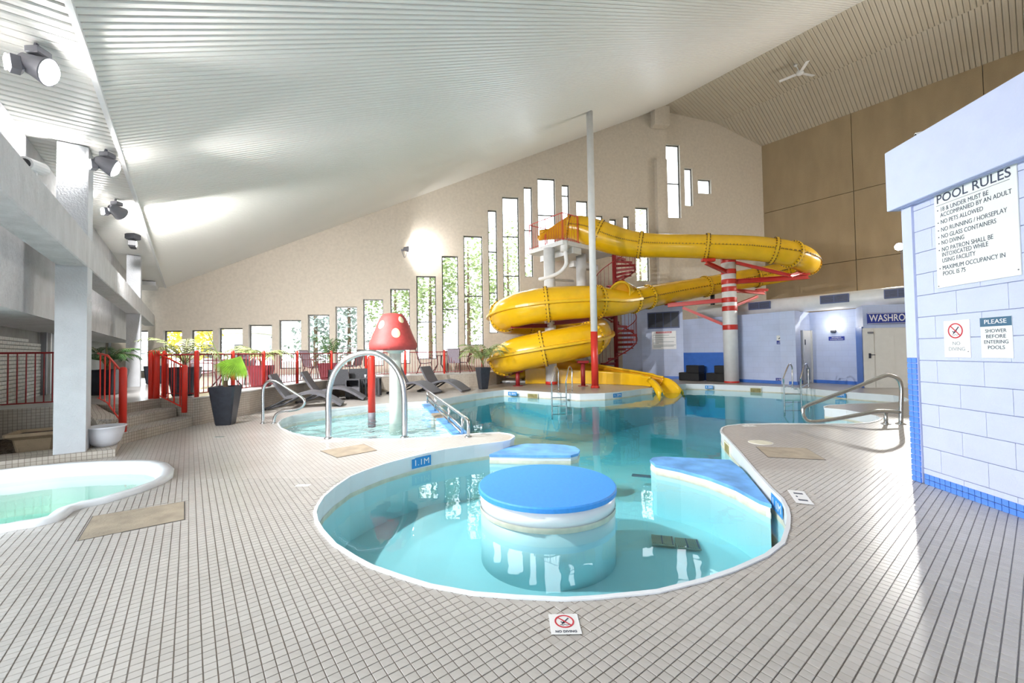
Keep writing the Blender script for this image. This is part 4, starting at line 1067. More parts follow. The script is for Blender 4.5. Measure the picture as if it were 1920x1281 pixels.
bp = D(1337, 590, 18.6); o = MB().tube([V((bp.x, bp.y, 2.55)), V((bp.x, bp.y, 4.1))], .09, 10).build('vent_pipe', 'black_plastic', None, True); tag(o, 'short black vertical pipe behind the slide above the blue wall', 'pipe')

# ================================================================== RAILINGS
def e_y(px):
    for (x0, y0), (x1, y1) in zip(EPX, EPX[1:]):
        if x0 <= px <= x1: return y0 + (y1 - y0) * (px - x0) / (x1 - x0)
    return EPX[-1][1]
RIN = V((-0.35, 0.94)) * 0.14
posts_px = (363.5, 398, 433, 462, 492, 524, 556, 589, 621, 654, 687, 724, 761, 798, 835, 871, 907, 928)
rl = thing('railing', 'long red baluster railing along the curved edge of the terrace', 'railing', (-6, 10, DECK))
pts = [(S3R.x - .04, S3R.y + .12)] + [tuple(G(px, e_y(px)).xy + RIN) for px in posts_px] + [tuple(V((E[-1].x - .1, E[-1].y + .55))), tuple(V((Ewall.x - .12, Ewall.y - .25)))]
rail_run(pts, DECK, .86, rl, .04, .0085, .105, 'dark_red', posts=False)
for k, p in enumerate(pts):
    if k == 0 or k % 2 == 1 or k == len(pts) - 1: MB().lathe([(.04, DECK), (.04, DECK + .90), (.03, DECK + .935), (.01, DECK + .945)], (p[0], p[1], 0), 10).build('post', 'bright_red', rl, True)
lr = thing('railing', 'straight red railing on the terrace edge above the planter', 'railing', AB(10.45, -2.4, DECK))
rail_run([tuple(AB(10.46, -1.40).xy), tuple(AB(10.46, -3.5).xy)], DECK, .92, lr, .02, .009, .10, 'dark_red', posts=False)
def newel(p, z0, z1, parent): MB().lathe([(.05, z0), (.05, z1 - .04), (.038, z1 - .01), (.012, z1)], (p[0], p[1], 0), 12).build('newel_post', 'bright_red', parent, True)
s1 = thing('stair_railing', 'red stair railing sloping down beside the planter', 'railing', (-6.2, 6.6, .18))
rail_run([(-7.47, 7.46, .54), (-6.9, 7.05, .50), (-6.22, 6.60, .22)], 0, .90, s1, .02, .011, .30, 'bright_red', posts=False, bot=.10)
newel((-6.19, 6.58), .18, 1.21, s1)
s2 = thing('stair_railing', 'red stair railing on the far side of the steps by the black palm pot', 'railing', (-6.5, 8.15, .25))
rail_run([(-7.0, 8.20, .54), (-6.50, 8.17, .30)], 0, .88, s2, .02, .011, .14, 'bright_red', posts=False, bot=.06)
newel((-6.47, 8.17), .26, 1.20, s2); newel((-7.05, 8.20), DECK, 1.50, s2); newel((-7.17, 8.22), DECK, 1.50, s2)

def steel(name, label, paths, loc, flats=()):
    t = thing(name, label, 'handrail', loc)
    for nm, pth, r in paths:
        MB().tube(pth, r, 12).build(nm, 'steel', t, True)
    for p, r in flats: MB().lathe([(r, p.z), (r, p.z + .01), (r * .6, p.z + .025)], (p.x, p.y, 0), 14).build('floor_flange', 'steel', t, True)
    return t
def dp(px, Y, sub=4): return smooth_path([D(x, y, Y) for x, y in px], sub)
gb = G(493, 794.5)
steel('grab_rail', 'small bent steel grab rail at the left edge of the wading pool', [('tube', dp([(493, 794.5), (493, 765), (493, 735), (496, 722), (505, 714.5), (518, 716), (535, 726), (554, 738), (566, 745.5), (571, 753), (568, 761), (559, 767), (546, 770), (530, 771.5), (519, 776), (514.5, 784), (513.5, 793)], gb.y), .026)], gb, [(gb, .05), (V((D(513.5, 793, gb.y).x, gb.y, 0)), .05)])
ab_ = G(616, 822.5)
steel('spray_arch', 'large arched steel tube standing at the near edge of the wading pool', [('tube', dp([(616, 823), (616, 785), (616, 748), (618.5, 725), (627, 699), (644, 678), (667, 665.5), (690, 661.5), (712, 665), (735, 681), (751, 706), (757.5, 735), (758.5, 780), (758.5, 823)], ab_.y), .047)], ab_, [(ab_, .07), (V((D(758.5, 823, ab_.y).x, ab_.y, 0)), .07)])
def dvp(x, y): return ONP(x, y, L0, ln)
base_n = dvp(878, 821)
rp = [('top_tube', smooth_path([dvp(801.4, 733), dvp(838, 759), dvp(868, 780.5), dvp(875, 786), dvp(878, 794), dvp(878, 821)], 4), .028),
      ('middle_tube', [dvp(801.4, 742), dvp(867, 802)], .022), ('lower_tube', [dvp(801.4, 750.5), dvp(867, 813)], .022), ('post', [dvp(801.4, 733), dvp(801.4, 755)], .024)]
for x, y0, y1 in ((816, 743, 771), (841.5, 761, 797), (867, 781, 817)): rp.append(('post', [dvp(x, y0), dvp(x, y1)], .026))
steel('divider_rail', 'three-bar steel rail dividing the wading pool from the main pool', rp, L1, [(V((base_n.x, base_n.y, 0)), .06)])
def ladder(label, legs, YP, YD, rungs):
    t = thing('pool_ladder', label, 'ladder', D(legs[0][0], 735, YD) * 1.0)
    t.location.z = 0
    for (xp, xt, yt, xd) in legs:
        dk = D(xd, 660, YD); dk.z = 0; pl = D(xp, 700, YP); top = D(xt, yt, (YP * .45 + YD * .55))
        MB().tube(smooth_path([dk, V((dk.x, dk.y, .45)), V((dk.x, dk.y, top.z - .12)), top, pl + V((0, 0, 0)) + Z * (.42 - pl.z), V((pl.x, pl.y, .25)), V((pl.x, pl.y, -.78))], 5), .022, 10).build('side_rail', 'steel', t, True)
        MB().tube([V((dk.x, dk.y, .14)), V((pl.x, pl.y, .10))], .016, 8).build('cross_brace', 'steel', t)
        MB().lathe([(.05, 0), (.05, .01), (.03, .02)], (dk.x, dk.y, 0), 12).build('floor_flange', 'steel', t)
    a_, b_ = D(legs[0][0], 700, YP), D(legs[1][0], 700, YP)
    for z in rungs: MB().bbox((a_ + b_) / 2 + Z * (z - (a_.z + b_.z) / 2), ((b_ - a_).length, .07, .03), .008, ((b_ - a_).xy.to_3d().normalized(), V((0, 1, 0)), Z)).build('rung', 'steel', t)
ladder('steel pool ladder in front of the slide columns', ((1034, 1041, 689, 1046), (1061, 1067, 688, 1071.5)), 13.0, 13.9, (-.10, -.36, -.62))
ladder('steel pool ladder by the blue changing room wall', ((1469, 1480, 683, 1484), (1501, 1510, 683, 1514)), 13.0, 13.75, (-.10, -.36, -.62))
rb = G(1689, 795.6)
steel('ramp_rail', 'long bent steel handrail at the right pool entry by the block wall', [('tube', smooth_path([D(x, y, Y) for x, y, Y in ((1689, 795.6, rb.y), (1689.8, 755, rb.y), (1690, 725, rb.y), (1684, 711, rb.y), (1670, 704.5, rb.y), (1655, 706, rb.y), (1600, 728, 7.2), (1545, 749, 7.3), (1512, 762, 7.35), (1505.5, 770, 7.35), (1507.5, 782, 7.35), (1520, 791, 7.35), (1563, 786.5, 7.3), (1615, 777, 7.2), (1647, 771.5, rb.y), (1686, 773, rb.y))], 4), .033),
      ('post', [V((D(1661, 791, 7.2).x, 7.2, 0)), D(1661, 773, 7.2)], .03)], rb, [(V((rb.x, rb.y, 0)), .075), (V((D(1661, 791, 7.2).x, 7.2, 0)), .07)])

# ================================================================== MUSHROOM AND POST
mc = G(742, 793, WW); mx, my = mc.x, mc.y
t = thing('mushroom_fountain', 'red mushroom fountain with cream spots on a pale green stem', 'fountain', (mx, my, -.315))
def mz(y): return D(740, y, my).z
mprof = [(.10, mz(657)), (.46, mz(656.5)), (.485, mz(650)), (.48, mz(644)), (.44, mz(636)), (.375, mz(622)), (.32, mz(608)), (.265, mz(597)), (.20, mz(589.5)), (.10, mz(588))]
MB().lathe(mprof, (mx - .04, my, 0), 40).build('cap', 'mushroom_red', t, True)
def mrad(z):
    P = sorted(mprof[1:], key=lambda q: q[1])
    for (r0, z0), (r1, z1) in zip(P, P[1:]):
        if z0 <= z <= z1: return r0 + (r1 - r0) * (z - z0) / (z1 - z0)
    return P[0][0]
for ang, yc, rs in ((math.radians(-118), 610, .075), (math.radians(-66), 626, .085), (math.radians(-40), 601, .06), (math.radians(30), 620, .08), (math.radians(120), 618, .08), (math.radians(-170), 628, .07), (math.radians(75), 633, .07)):
    zc = mz(yc); rc = mrad(zc); mb = MB(); mb.v.append(V((mx - .04 + (rc + .012) * math.cos(ang), my + (rc + .012) * math.sin(ang), zc)))
    for ring in (.6, 1.0):
        for k in range(16):
            a = k * math.pi / 8; z = zc + math.sin(a) * rs * ring * 1.15; r = mrad(z) + (.011 if ring < 1 else .003); th = ang + math.cos(a) * rs * ring / rc
            mb.v.append(V((mx - .04 + r * math.cos(th), my + r * math.sin(th), z)))
    for k in range(16):
        kk = (k + 1) % 16; mb.f += [(0, 1 + k, 1 + kk), (1 + k, 17 + k, 17 + kk, 1 + kk)]
    mb.build('spot', 'mushroom_spot', t, True)
MB().lathe([(.13, -.32), (.125, .3), (.115, 1.2), (.115, mz(657) + .02)], (mx, my, 0), 24).build('stem', 'mushroom_stem', t, True)
MB().lathe([(.12, mz(663)), (.20, mz(657.5)), (.20, mz(656))], (mx, my, 0), 24).build('collar', 'mushroom_stem', t, True)
rp_ = G(697, 781, WW)
t = thing('spray_post', 'red spray post standing in the wading pool beside the mushroom', 'post', (rp_.x, rp_.y, -.315))
MB().lathe([(.082, .02), (.082, 1.27), (.07, 1.31), (.02, 1.325)], (rp_.x, rp_.y, 0), 20).build('shaft', 'bright_red', t, True)
MB().lathe([(.083, -.32), (.083, .02)], (rp_.x, rp_.y, 0), 20).build('foot', 'lamp_grey', t, True)

# ================================================================== LOUNGERS AND TERRACE FURNITURE
def slab_profile(prof, w, th, mb):
    n = len(prof); top, bot = [], []
    for i, (x, z) in enumerate(prof):
        x0, z0 = prof[max(i - 1, 0)]; x1, z1 = prof[min(i + 1, n - 1)]; d = V((x1 - x0, z1 - z0)).normalized(); nn = V((-d.y, d.x))
        top.append((x + nn.x * th / 2, z + nn.y * th / 2)); bot.append((x - nn.x * th / 2, z - nn.y * th / 2))
    for (x, z), (xb, zb) in zip(top, bot): mb.v += [V((x, -w / 2, z)), V((x, w / 2, z)), V((xb, w / 2, zb)), V((xb, -w / 2, zb))]
    for i in range(n - 1):
        for q in range(4): mb.f.append((i * 4 + q, i * 4 + (q + 1) % 4, i * 4 + 4 + (q + 1) % 4, i * 4 + 4 + q))
    mb.f += [(0, 3, 2, 1), tuple((n - 1) * 4 + q for q in range(4))]; return mb
def make_lounger(label, loc, rz, sc_=1.0):
    t = thing('sun_lounger', label, 'sun lounger', loc, rz, 'wicker sun loungers along the terrace wall'); t.scale = (sc_, sc_, sc_)
    seat = [V((x, z)) for x, z in ((.50, .30), (.70, .33), (.95, .40), (1.15, .41), (1.4, .34), (1.65, .20), (1.88, .05))]
    slab_profile([tuple(p) for p in smooth_path(seat, 3)], .66, .07, MB()).build('seat', 'wicker_grey', t, world=False)
    bk_ = [V((x, z)) for x, z in ((.50, .30), (.36, .50), (.22, .74), (.12, .92))]
    slab_profile([tuple(p) for p in smooth_path(bk_, 2)], .64, .06, MB()).build('backrest', 'wicker_grey', t, world=False)
    for s in (-1, 1):
        mb = MB(); y = s * .315
        mb.tube([V((.54, y, .28)), V((.25, y, .12)), V((0.0, y, .03)), V((.12, y, .035)), V((.50, y, .14)), V((.82, y, .33))], .028, 6)
        mb.build('base_frame', 'wicker', t, world=False)
    MB().box((.0, 0, .03), (.06, .64, .05)).build('cross_bar', 'wicker', t, world=False)
    return t
ang = lambda dx, dy: math.atan2(dy, dx)
make_lounger('wicker sun lounger nearest the small steel grab rail', (-6.25, 10.55, 0), ang(1.55, .42), .95)
make_lounger('wicker sun lounger second from the steps, beside the wicker tables', (-6.15, 11.95, 0), ang(1.55, .35), .95)
make_lounger('wicker sun lounger half hidden behind the mushroom stem', (-4.15, 14.35, 0), ang(1.0, -.42), .95)
make_lounger('wicker sun lounger at the right end of the row', (-3.25, 14.95, 0), ang(1.0, -.42), .95)
def wicker_chair(label, loc, rz):
    t = thing('wicker_chair', label, 'chair', loc, rz, 'wicker chairs against the terrace wall')
    MB().bbox((0, 0, .34), (.62, .62, .10), .03).build('seat', 'wicker', t, world=False)
    slab_profile([(-.26, .38), (-.33, .62), (-.40, .86)], .62, .06, MB()).build('backrest', 'wicker', t, world=False)
    for s in (-1, 1): MB().bbox((0, s * .30, .27), (.60, .06, .52), .02).build('side_panel', 'wicker', t, world=False)
    return t
c = D(637, 700, 13.15); wicker_chair('dark wicker chair left of the wicker side table', (c.x, c.y, 0), math.radians(-60))
c = D(676, 700, 13.75); wicker_chair('dark wicker chair behind the slatted wicker table', (c.x, c.y, 0), math.radians(-60))
c = D(662, 700, 12.9)
t = thing('wicker_side_table', 'dark wicker side table with an open upper shelf', 'side table', (c.x, c.y, 0), math.radians(15))
MB().bbox((0, 0, .57), (.42, .40, .035), .008).build('table_top', 'wicker', t, world=False)
MB().bbox((0, 0, .20), (.42, .40, .30), .01).build('cabinet_body', 'wicker_grey', t, world=False)
for sx_ in (-1, 1): MB().box((sx_ * .19, .0, .45), (.04, .40, .22)).build('side_panel', 'wicker', t, world=False)
MB().box((0, .18, .45), (.36, .03, .22)).build('back_panel', 'wicker', t, world=False)
for sx_ in (-1, 1):
    for sy_ in (-1, 1): MB().box((sx_ * .17, sy_ * .16, .025), (.05, .05, .05)).build('foot', 'wicker', t, world=False)
c = D(694, 700, 13.3)
t = thing('wicker_table', 'dark slatted wicker table behind the red spray post', 'side table', (c.x, c.y, 0), math.radians(10))
MB().bbox((0, 0, .58), (.64, .5, .04), .01).build('table_top', 'wicker', t, world=False)
for sx_ in (-1, 1):
    for sy_ in (-1, 1): MB().box((sx_ * .285, sy_ * .21, .29), (.06, .06, .56)).build('leg', 'wicker', t, world=False)
for k in range(5): MB().box((-.2 + .1 * k, -.22, .30), (.05, .02, .50)).build('slat', 'wicker', t, world=False)
for k in range(5): MB().box((-.2 + .1 * k, .22, .30), (.05, .02, .50)).build('slat', 'wicker', t, world=False)
for dx_, nm in ((-.13, 'left'), (.17, 'right')):
    o = MB().lathe([(.028, .60), (.036, .69), (.036, .70), (.03, .70)], (c.x + dx_, c.y - .05, 0), 14).build('cup', 'ceramic_white', None, True)
    tag(o, 'small white cup on the slatted wicker table, %s of the pair' % nm, 'cup', 'cups on the slatted wicker table')
def patio_chair(label, loc, rz, first=[None]):
    if first[0] is None:
        t = thing('patio_chair', label, 'chair', loc, rz, 'sling patio chairs on the terrace'); first[0] = t
        slab_profile([(.24, .44), (.0, .41), (-.2, .42)], .46, .015, MB()).build('seat', 'sling', t, world=False)
        slab_profile([(-.2, .42), (-.26, .65), (-.36, .96)], .46, .015, MB()).build('backrest', 'sling', t, world=False)
        for s in (-1, 1):
            y = s * .25
            fr = MB().tube([V((.26, y, .44)), V((0, y, .40)), V((-.2, y, .42)), V((-.27, y, .66)), V((-.37, y, .97))], .015, 6).build('frame', 'chair_metal', t, world=False)
            MB().tube(smooth_path([V((-.28, y, .66)), V((-.1, y, .66)), V((.2, y, .64)), V((.27, y, .58)), V((.24, y, .42))], 3), .014, 6).build('armrest', 'chair_metal', fr, world=False)
            MB().tube([V((.24, y, .44)), V((.30, y, 0))], .014, 6).build('leg', 'chair_metal', t, world=False)
            MB().tube([V((-.16, y, .42)), V((-.34, y, 0))], .014, 6).build('leg', 'chair_metal', t, world=False)
        MB().tube([V((-.37, -.25, .97)), V((-.37, .25, .97))], .014, 6).build('top_bar', 'chair_metal', t, world=False)
        return t
    t = copy_tree(first[0]); t.location = loc; t.rotation_euler = (0, 0, rz); t['label'] = label; return t
def on_deck(px, Y): p = D(px, 690, Y); return (p.x, p.y, DECK)
patio_chair('sling patio chair at the left side of the far terrace table', on_deck(797, 16.75), math.radians(10))
patio_chair('sling patio chair with its back to the pool at the far terrace table', on_deck(851, 16.55), math.radians(95))
patio_chair('sling patio chair at the right side of the far terrace table', on_deck(869, 17.3), math.radians(175))
patio_chair('sling patio chair just left of the second maroon pot', on_deck(588, 14.4), math.radians(-5))
patio_chair('sling patio chair right of the second maroon pot behind the steel arch', on_deck(660, 14.9), math.radians(170))
patio_chair('sling patio chair behind the fan palm, left of the first maroon pot', on_deck(452, 11.6), math.radians(150))
patio_chair('sling patio chair behind the railing near the stair top', on_deck(388, 10.4), math.radians(20))
def patio_table(label, loc):
    t = thing('patio_table', label, 'table', loc, 0.3, 'patio tables on the terrace')
    MB().lathe([(.48, .70), (.50, .705), (.50, .725), (.48, .73)], (0, 0, 0), 28).build('table_top', 'chair_metal', t, world=False)
    for k in range(4):
        a = math.pi / 4 + k * math.pi / 2; MB().tube([V((.12 * math.cos(a), .12 * math.sin(a), .70)), V((.10 * math.cos(a), .10 * math.sin(a), .35)), V((.38 * math.cos(a), .38 * math.sin(a), 0))], .018, 6).build('leg', 'chair_metal', t, world=False)
patio_table('round dark patio table with chairs at the far end of the terrace', on_deck(824, 17.0))
patio_table('round dark patio table behind the fan palm', on_deck(425, 11.2))

# ================================================================== POTTED PALMS
def frond(mb_leaf, mb_stem, base, az, L, droop, n, lw, ll, up0=1.1):
    pts = []; p = base.copy(); el = up0
    for k in range(11):
        pts.append(p.copy()); p = p + V((math.cos(az) * math.cos(el), math.sin(az) * math.cos(el), math.sin(el))) * (L / 10); el -= droop / 10 * (0.5 + k / 7)
    mb_stem.tube(pts, [.012 * (1 - k / 13) for k in range(11)], 5)
    for i in range(n):
        f = .25 + .75 * i / (n - 1); k = min(int(f * 10), 9); q = pts[k].lerp(pts[k + 1], f * 10 - k); t = (pts[k + 1] - pts[k]).normalized(); s = t.cross(Z).normalized()
        for sg in (-1, 1):
            d = (s * sg * .85 + t * .75 - Z * .18).normalized(); l = ll * (1 - .55 * abs(f - .5) * 1.6); u = d.cross(t).normalized()
            w = t * lw; tip = q + d * l - Z * l * .18; m_ = q + d * l * .5
            a = len(mb_leaf.v); mb_leaf.v += [q, m_ + w, tip, m_ - w]; mb_leaf.f.append((a, a + 1, a + 2, a + 3))
def potted(label, loc, h, wt, wb, pot_mat, rot, fronds, leaf_mat, square=True, group=None):
    t = thing('potted_palm', label, 'potted plant', loc); x, y, z = loc
    if square: MB().squarish([(wb / 2 * .92, z), (wb / 2, z + .03), (wt / 2, z + h), (wt / 2 * .9, z + h), (wt / 2 * .86, z + h - .05)], (x, y, 0), rot).build('pot', pot_mat, t)
    else: MB().lathe([(wb / 2, z), (wt / 2, z + h), (wt / 2 * .92, z + h), (wt / 2 * .88, z + h - .05)], (x, y, 0), 24).build('pot', pot_mat, t, True)
    MB().squarish([(wt / 2 * .84, z + h - .09), (wt / 2 * .84, z + h - .055)], (x, y, 0), rot).build('soil', 'soil', t)
    top = V((x, y, z + h - .05))
    MB().tube([top, top + Z * .16], [.05, .03], 8).build('trunk', 'bark', t)
    for az, L, dr, n, lw, ll, up in fronds:
        a, b = MB(), MB(); frond(a, b, top + Z * .1, az, L, dr, n, lw, ll, up)
        lf = a.build('frond', leaf_mat, t); b.build('frond_stem', 'leaf_stem', lf)
    return t
R = random.Random(3)
def spread(n, L, dr, up, nl=12, lw=.012, ll=.24): return [(k * 2 * math.pi / n + R.uniform(-.3, .3), L * R.uniform(.8, 1.15), dr * R.uniform(.8, 1.2), nl, lw, ll, up + R.uniform(-.2, .25)) for k in range(n)]
p = on_deck(200, 9.3); potted('dark green palm in a wide black pot behind the near column', p, .56, .60, .46, 'pot_black', .3, spread(11, .85, 1.6, 1.05, 16, .018, .26), 'leaf_dark')
p = on_deck(292, 12.9); potted('small palm in a black pot beside the terrace column', p, .55, .5, .4, 'pot_black', .5, spread(6, .7, 1.3, 1.2), 'leaf_dark')
p = on_deck(346, 8.75); potted('yellowing palm in a black tapered pot at the top of the steps', p, .60, .52, .36, 'pot_black', .4, spread(10, .95, 1.7, 1.0, 14, .016, .24), 'leaf_pale')
p = on_deck(490, 10.9); potted('spiky palm in a maroon pot behind the railing, left of two', p, .56, .54, .40, 'pot_maroon', .3, spread(11, .9, 1.6, 1.05, 15, .018, .26), 'leaf_pale')
p = on_deck(619, 13.75); potted('spiky palm in a maroon pot behind the railing, right of two', p, .54, .66, .5, 'pot_maroon', .2, spread(8, 1.15, .9, 1.3, 12, .02, .26), 'leaf_dark')
p = D(906, 725, 15.35); potted('pale arching palm in a tall black pot near the slide', (p.x, p.y, 0), .80, .46, .28, 'pot_black', .5, spread(12, 1.35, 2.1, 1.25, 18, .022, .34), 'leaf_pale')
# fan palm on the main floor
fp = D(423, 790, 8.25); fx, fy = fp.x, fp.y
t = potted('fan palm with one large bright leaf in a tall black pot by the steps', (fx, fy, 0), .76, .46, .28, 'pot_black', .25, [(2.2, .8, .3, 3, .01, .06, 1.35), (1.9, .75, .2, 3, .01, .05, 1.45)], 'leaf_pale')
fc = D(452, 668, 8.1)
MB().tube(smooth_path([V((fx, fy, .78)), V((fx + .12, fy, 1.05)), fc], 5), .012, 6).build('leaf_stalk', 'leaf_stem', t)
nb_ = 34
for k in range(nb_):
    f = k / (nb_ - 1); a = math.radians(197 + 95 * f); d = V((math.cos(a), -.10 - .10 * math.sin(f * 6.28), math.sin(a))).normalized(); L = .54 - .14 * f + .02 * (k % 2)
    s_ = d.cross(V((0, 1, 0))).normalized() * .0155
    mb = MB(); m1 = fc + d * L * .62 + V((0, .012 * (k % 2), 0)); tip = fc + d * L - Z * .03
    mb.v = [fc, m1 + s_, tip, m1 - s_, m1 + V((0, -.012, 0))]; mb.f = [(0, 1, 4), (1, 2, 4), (2, 3, 4), (3, 0, 4)]
    mb.build('leaf_blade', 'leaf_bright', t)
MB().tube(smooth_path([V((fx - .05, fy, .78)), V((fx - .1, fy + .02, 1.2)), D(389, 622, 8.2)], 5), [.02 - .0013 * k for k in range(11)], 5).build('spear_leaf', 'leaf_pale', t)

# planter ornaments
c = G(72, 843, .07)
t = thing('planter_bowl', 'weathered tan stone planter bowl in the mulch bed', 'planter', c)
MB().squarish([(.17, .07), (.20, .25), (.27, .30), (.27, .34), (.23, .34), (.21, .30)], (c.x, c.y, 0), .6, .12).build('bowl', 'terracotta_pale', t)
MB().squarish([(.20, .27), (.20, .305)], (c.x, c.y, 0), .6, .12).build('soil', 'soil', t)
c = G(197, 838, .08)
t = thing('flower_bowl', 'glossy white ceramic bowl beside the near column', 'planter', c)
MB().lathe([(.10, .08), (.17, .16), (.205, .28), (.215, .35), (.235, .365), (.235, .38), (.205, .38), (.195, .33)], (c.x, c.y, 0), 28).build('bowl', 'ceramic_white', t, True)
MB().lathe([(.19, .30), (.19, .33)], (c.x, c.y, 0), 20).build('soil', 'soil', t)

# black step boxes by the blue wall
def step_box(label, px, py, flip):
    c = G(px, py); d = (C4 - C2).normalized(); n_ = -B
    t = thing('step_box', label, 'step box', c)
    MB().bbox(c + Z * .17, (.95, .5, .34), .02, (d, n_, Z)).build('lower_step', 'black_plastic', t)
    MB().bbox(c + d * (.18 * flip) + Z * .50, (.58, .5, .32), .02, (d, n_, Z)).build('upper_step', 'black_plastic', t)
step_box('black two-level step box against the blue wall, left of the striped column', 1297, 713.5, 1)
step_box('black two-level step box partly hidden by the striped column', 1350, 715.2, 1)

pa_, pb_ = D(938, 714, 17.9), D(1092, 716, 17.5)
t = thing('floor_pipe', 'long white pipe lying low on the floor behind the slide legs', 'pipe', (pa_.x, pa_.y, 0))
MB().tube([V((pa_.x, pa_.y, .075)), V((pb_.x, pb_.y, .075))], .055, 10).build('pipe', 'white_paint', t, True)
for f in (.1, .5, .9):
    q = pa_.lerp(pb_, f); MB().bbox(V((q.x, q.y, .03)), (.14, .14, .06), .01).build('pipe_saddle', 'lamp_grey', t)

# ================================================================== LIGHTS THE ROOM HAS, AND ADDED ONES
def area_light(name, p, d, size, power, color, parent, spread=170):
    L = bpy.data.lights.new(name, 'AREA'); L.shape = 'DISK'; L.size = size; L.energy = power * LIGHT_K; L.color = color; L.spread = math.radians(spread)
    o = bpy.data.objects.new(name, L); COL.objects.link(o)
    q = d.normalized().to_track_quat('-Z', 'Y'); o.matrix_basis = Matrix.Translation(p) @ q.to_matrix().to_4x4()
    o.parent = parent
    if parent.parent is None: o.matrix_parent_inverse = parent.matrix_basis.inverted()
    return o
def floodlight(label, p, d, mount, power, lit=True, color=(1, .98, .97), s=1.0, spread=170, gallery=False):
    """bell housing on a bracket; mount is the point on the ceiling or wall that carries it"""
    d = d.normalized(); x = d.cross(Z).normalized(); u = x.cross(d)
    t = thing('floodlight', label, 'floodlight', mount, group='floodlights')
    mb = MB(); n = 20
    for r, k in ((.05, -.22), (.10, -.18), (.13, -.05), (.165, .06), (.17, .075), (.150, .075), (.145, .055)):
        for i in range(n): a = i * 2 * math.pi / n; mb.v.append(p + (x * math.cos(a) + u * math.sin(a)) * r * s + d * k * s)
    for j in range(6):
        for i in range(n): mb.f.append((j * n + i, j * n + (i + 1) % n, (j + 1) * n + (i + 1) % n, (j + 1) * n + i))
    mb.f.append(tuple(range(n))); mb.build('housing', 'lamp_grey', t, True)
    mb = MB()
    for r, k in ((.147, .058), (.13, .10), (.08, .13), (.01, .14)):
        for i in range(n): mb.v.append(p + (x * math.cos(i * 2 * math.pi / n) + u * math.sin(i * 2 * math.pi / n)) * r * s + d * k * s)
    for j in range(3):
        for i in range(n): mb.f.append((j * n + i, j * n + (i + 1) % n, (j + 1) * n + (i + 1) % n, (j + 1) * n + i))
    mb.f.append(tuple(3 * n + i for i in range(n)))
    mb.build('lens', 'lens_glow' if lit else 'sign_plain', t)
    MB().tube([mount, mount.lerp(p - d * .1 * s, .7), p - d * .1 * s], .022 * s, 8).build('bracket', 'lamp_grey', t)
    MB().bbox(mount + (p - mount).normalized() * .085, (.12, .12, .07), .01).build('ballast_box', 'lamp_grey', t)
    if gallery:                                                       # second, smaller head, added to brighten the gallery
        c = p - B * .16 - Z * .02; g = (-B * .8 - A * .25 - Z * .1).normalized(); gx = g.cross(Z).normalized(); gu = gx.cross(g)
        hd = MB().bbox(c, (.13, .12, .10), .02, (gx, gu, g)).build('added_gallery_head', 'lamp_grey', t)
        MB().bbox(c + g * .055, (.11, .10, .012), .003, (gx, gu, g)).build('added_gallery_lens', 'lens_glow', hd)
        area_light('added_gallery_lamp', c + g * .075, g, .10, 12, color, t, 180)
    if lit: area_light('lamp', p + d * .16 * s, d, .28 * s, power, color, t, spread)
    return t
zc = 4.26
for k, (px, py) in enumerate(((78, 130), (183, 308), (222, 398))):
    p = G(px, py, 4.02) + B * (.12 if k == 1 else 0)
    floodlight(('glaring floodlight under the gallery ceiling nearest the camera', 'glaring floodlight behind the near grey column', 'glaring floodlight over the far end of the beam')[k], p, B * (1, 1, .7)[k] + A * (-.3, .05, .8)[k] - Z * .38, V((p.x - .05, p.y, zc)), (240, 330, 460)[k], s=.75, spread=120, gallery=True)
p = G(249, 457, 4.02)
t = thing('twin_floodlight', 'unlit black twin floodlight under the gallery ceiling', 'floodlight', (p.x, p.y, zc))
MB().bbox(p + Z * .16, (.22, .18, .14), .02).build('ballast_box', 'black_plastic', t)
for s_ in (-1, 1):
    c = p + A * s_ * .1 - Z * .02; hd = MB().bbox(c, (.14, .17, .16), .03, (B, A, Z)).build('lamp_head', 'black_plastic', t)
    MB().bbox(c + B * .075 - Z * .02, (.02, .14, .13), .006, (B, A, Z)).build('lens', 'sign_plain', hd)
m_ = ONP(753, 470, W0, WN); m_ = m_ - WN * .02
fl_p = m_ + WD * .28 - WN * .30
f_ = floodlight('round floodlight on an arm high on the tan window wall', fl_p, WD * 1.0 + WN * .35 + Z * .05, m_, 110, s=.8)
MB().tube(smooth_path([m_ - WN * .1, m_ - WN * .12 - Z * .35 + WD * .15, fl_p - Z * .1], 5), .012, 6).build('cable', 'lamp_grey', f_)
pw = ONP(1690, 468, AB(0, b_wall), B)
for k in range(2):  # the second lamp is added out of sight to brighten the hall
    q = pw - A * 4.2 * k
    f_ = floodlight(('glaring floodlight on the brown wall beside the block wall corner', 'added unseen floodlight on the brown wall behind the block wall', 'floodlight on the brown wall right of the picture')[k], q - B * .45 + Z * .05, -B - Z * .10 + A * (-.25, .5, .7)[k], q - B * .01, (430, 360)[k], color=(1, .97, .92))
    MB().tube(smooth_path([q - B * .05 - Z * .05, q - B * .06 - Z * .75, q - B * .06 - Z * .9 - A * .1, q - B * .06 - Z * .92 - A * .5], 4), .02, 6).build('conduit', 'lamp_grey', f_)
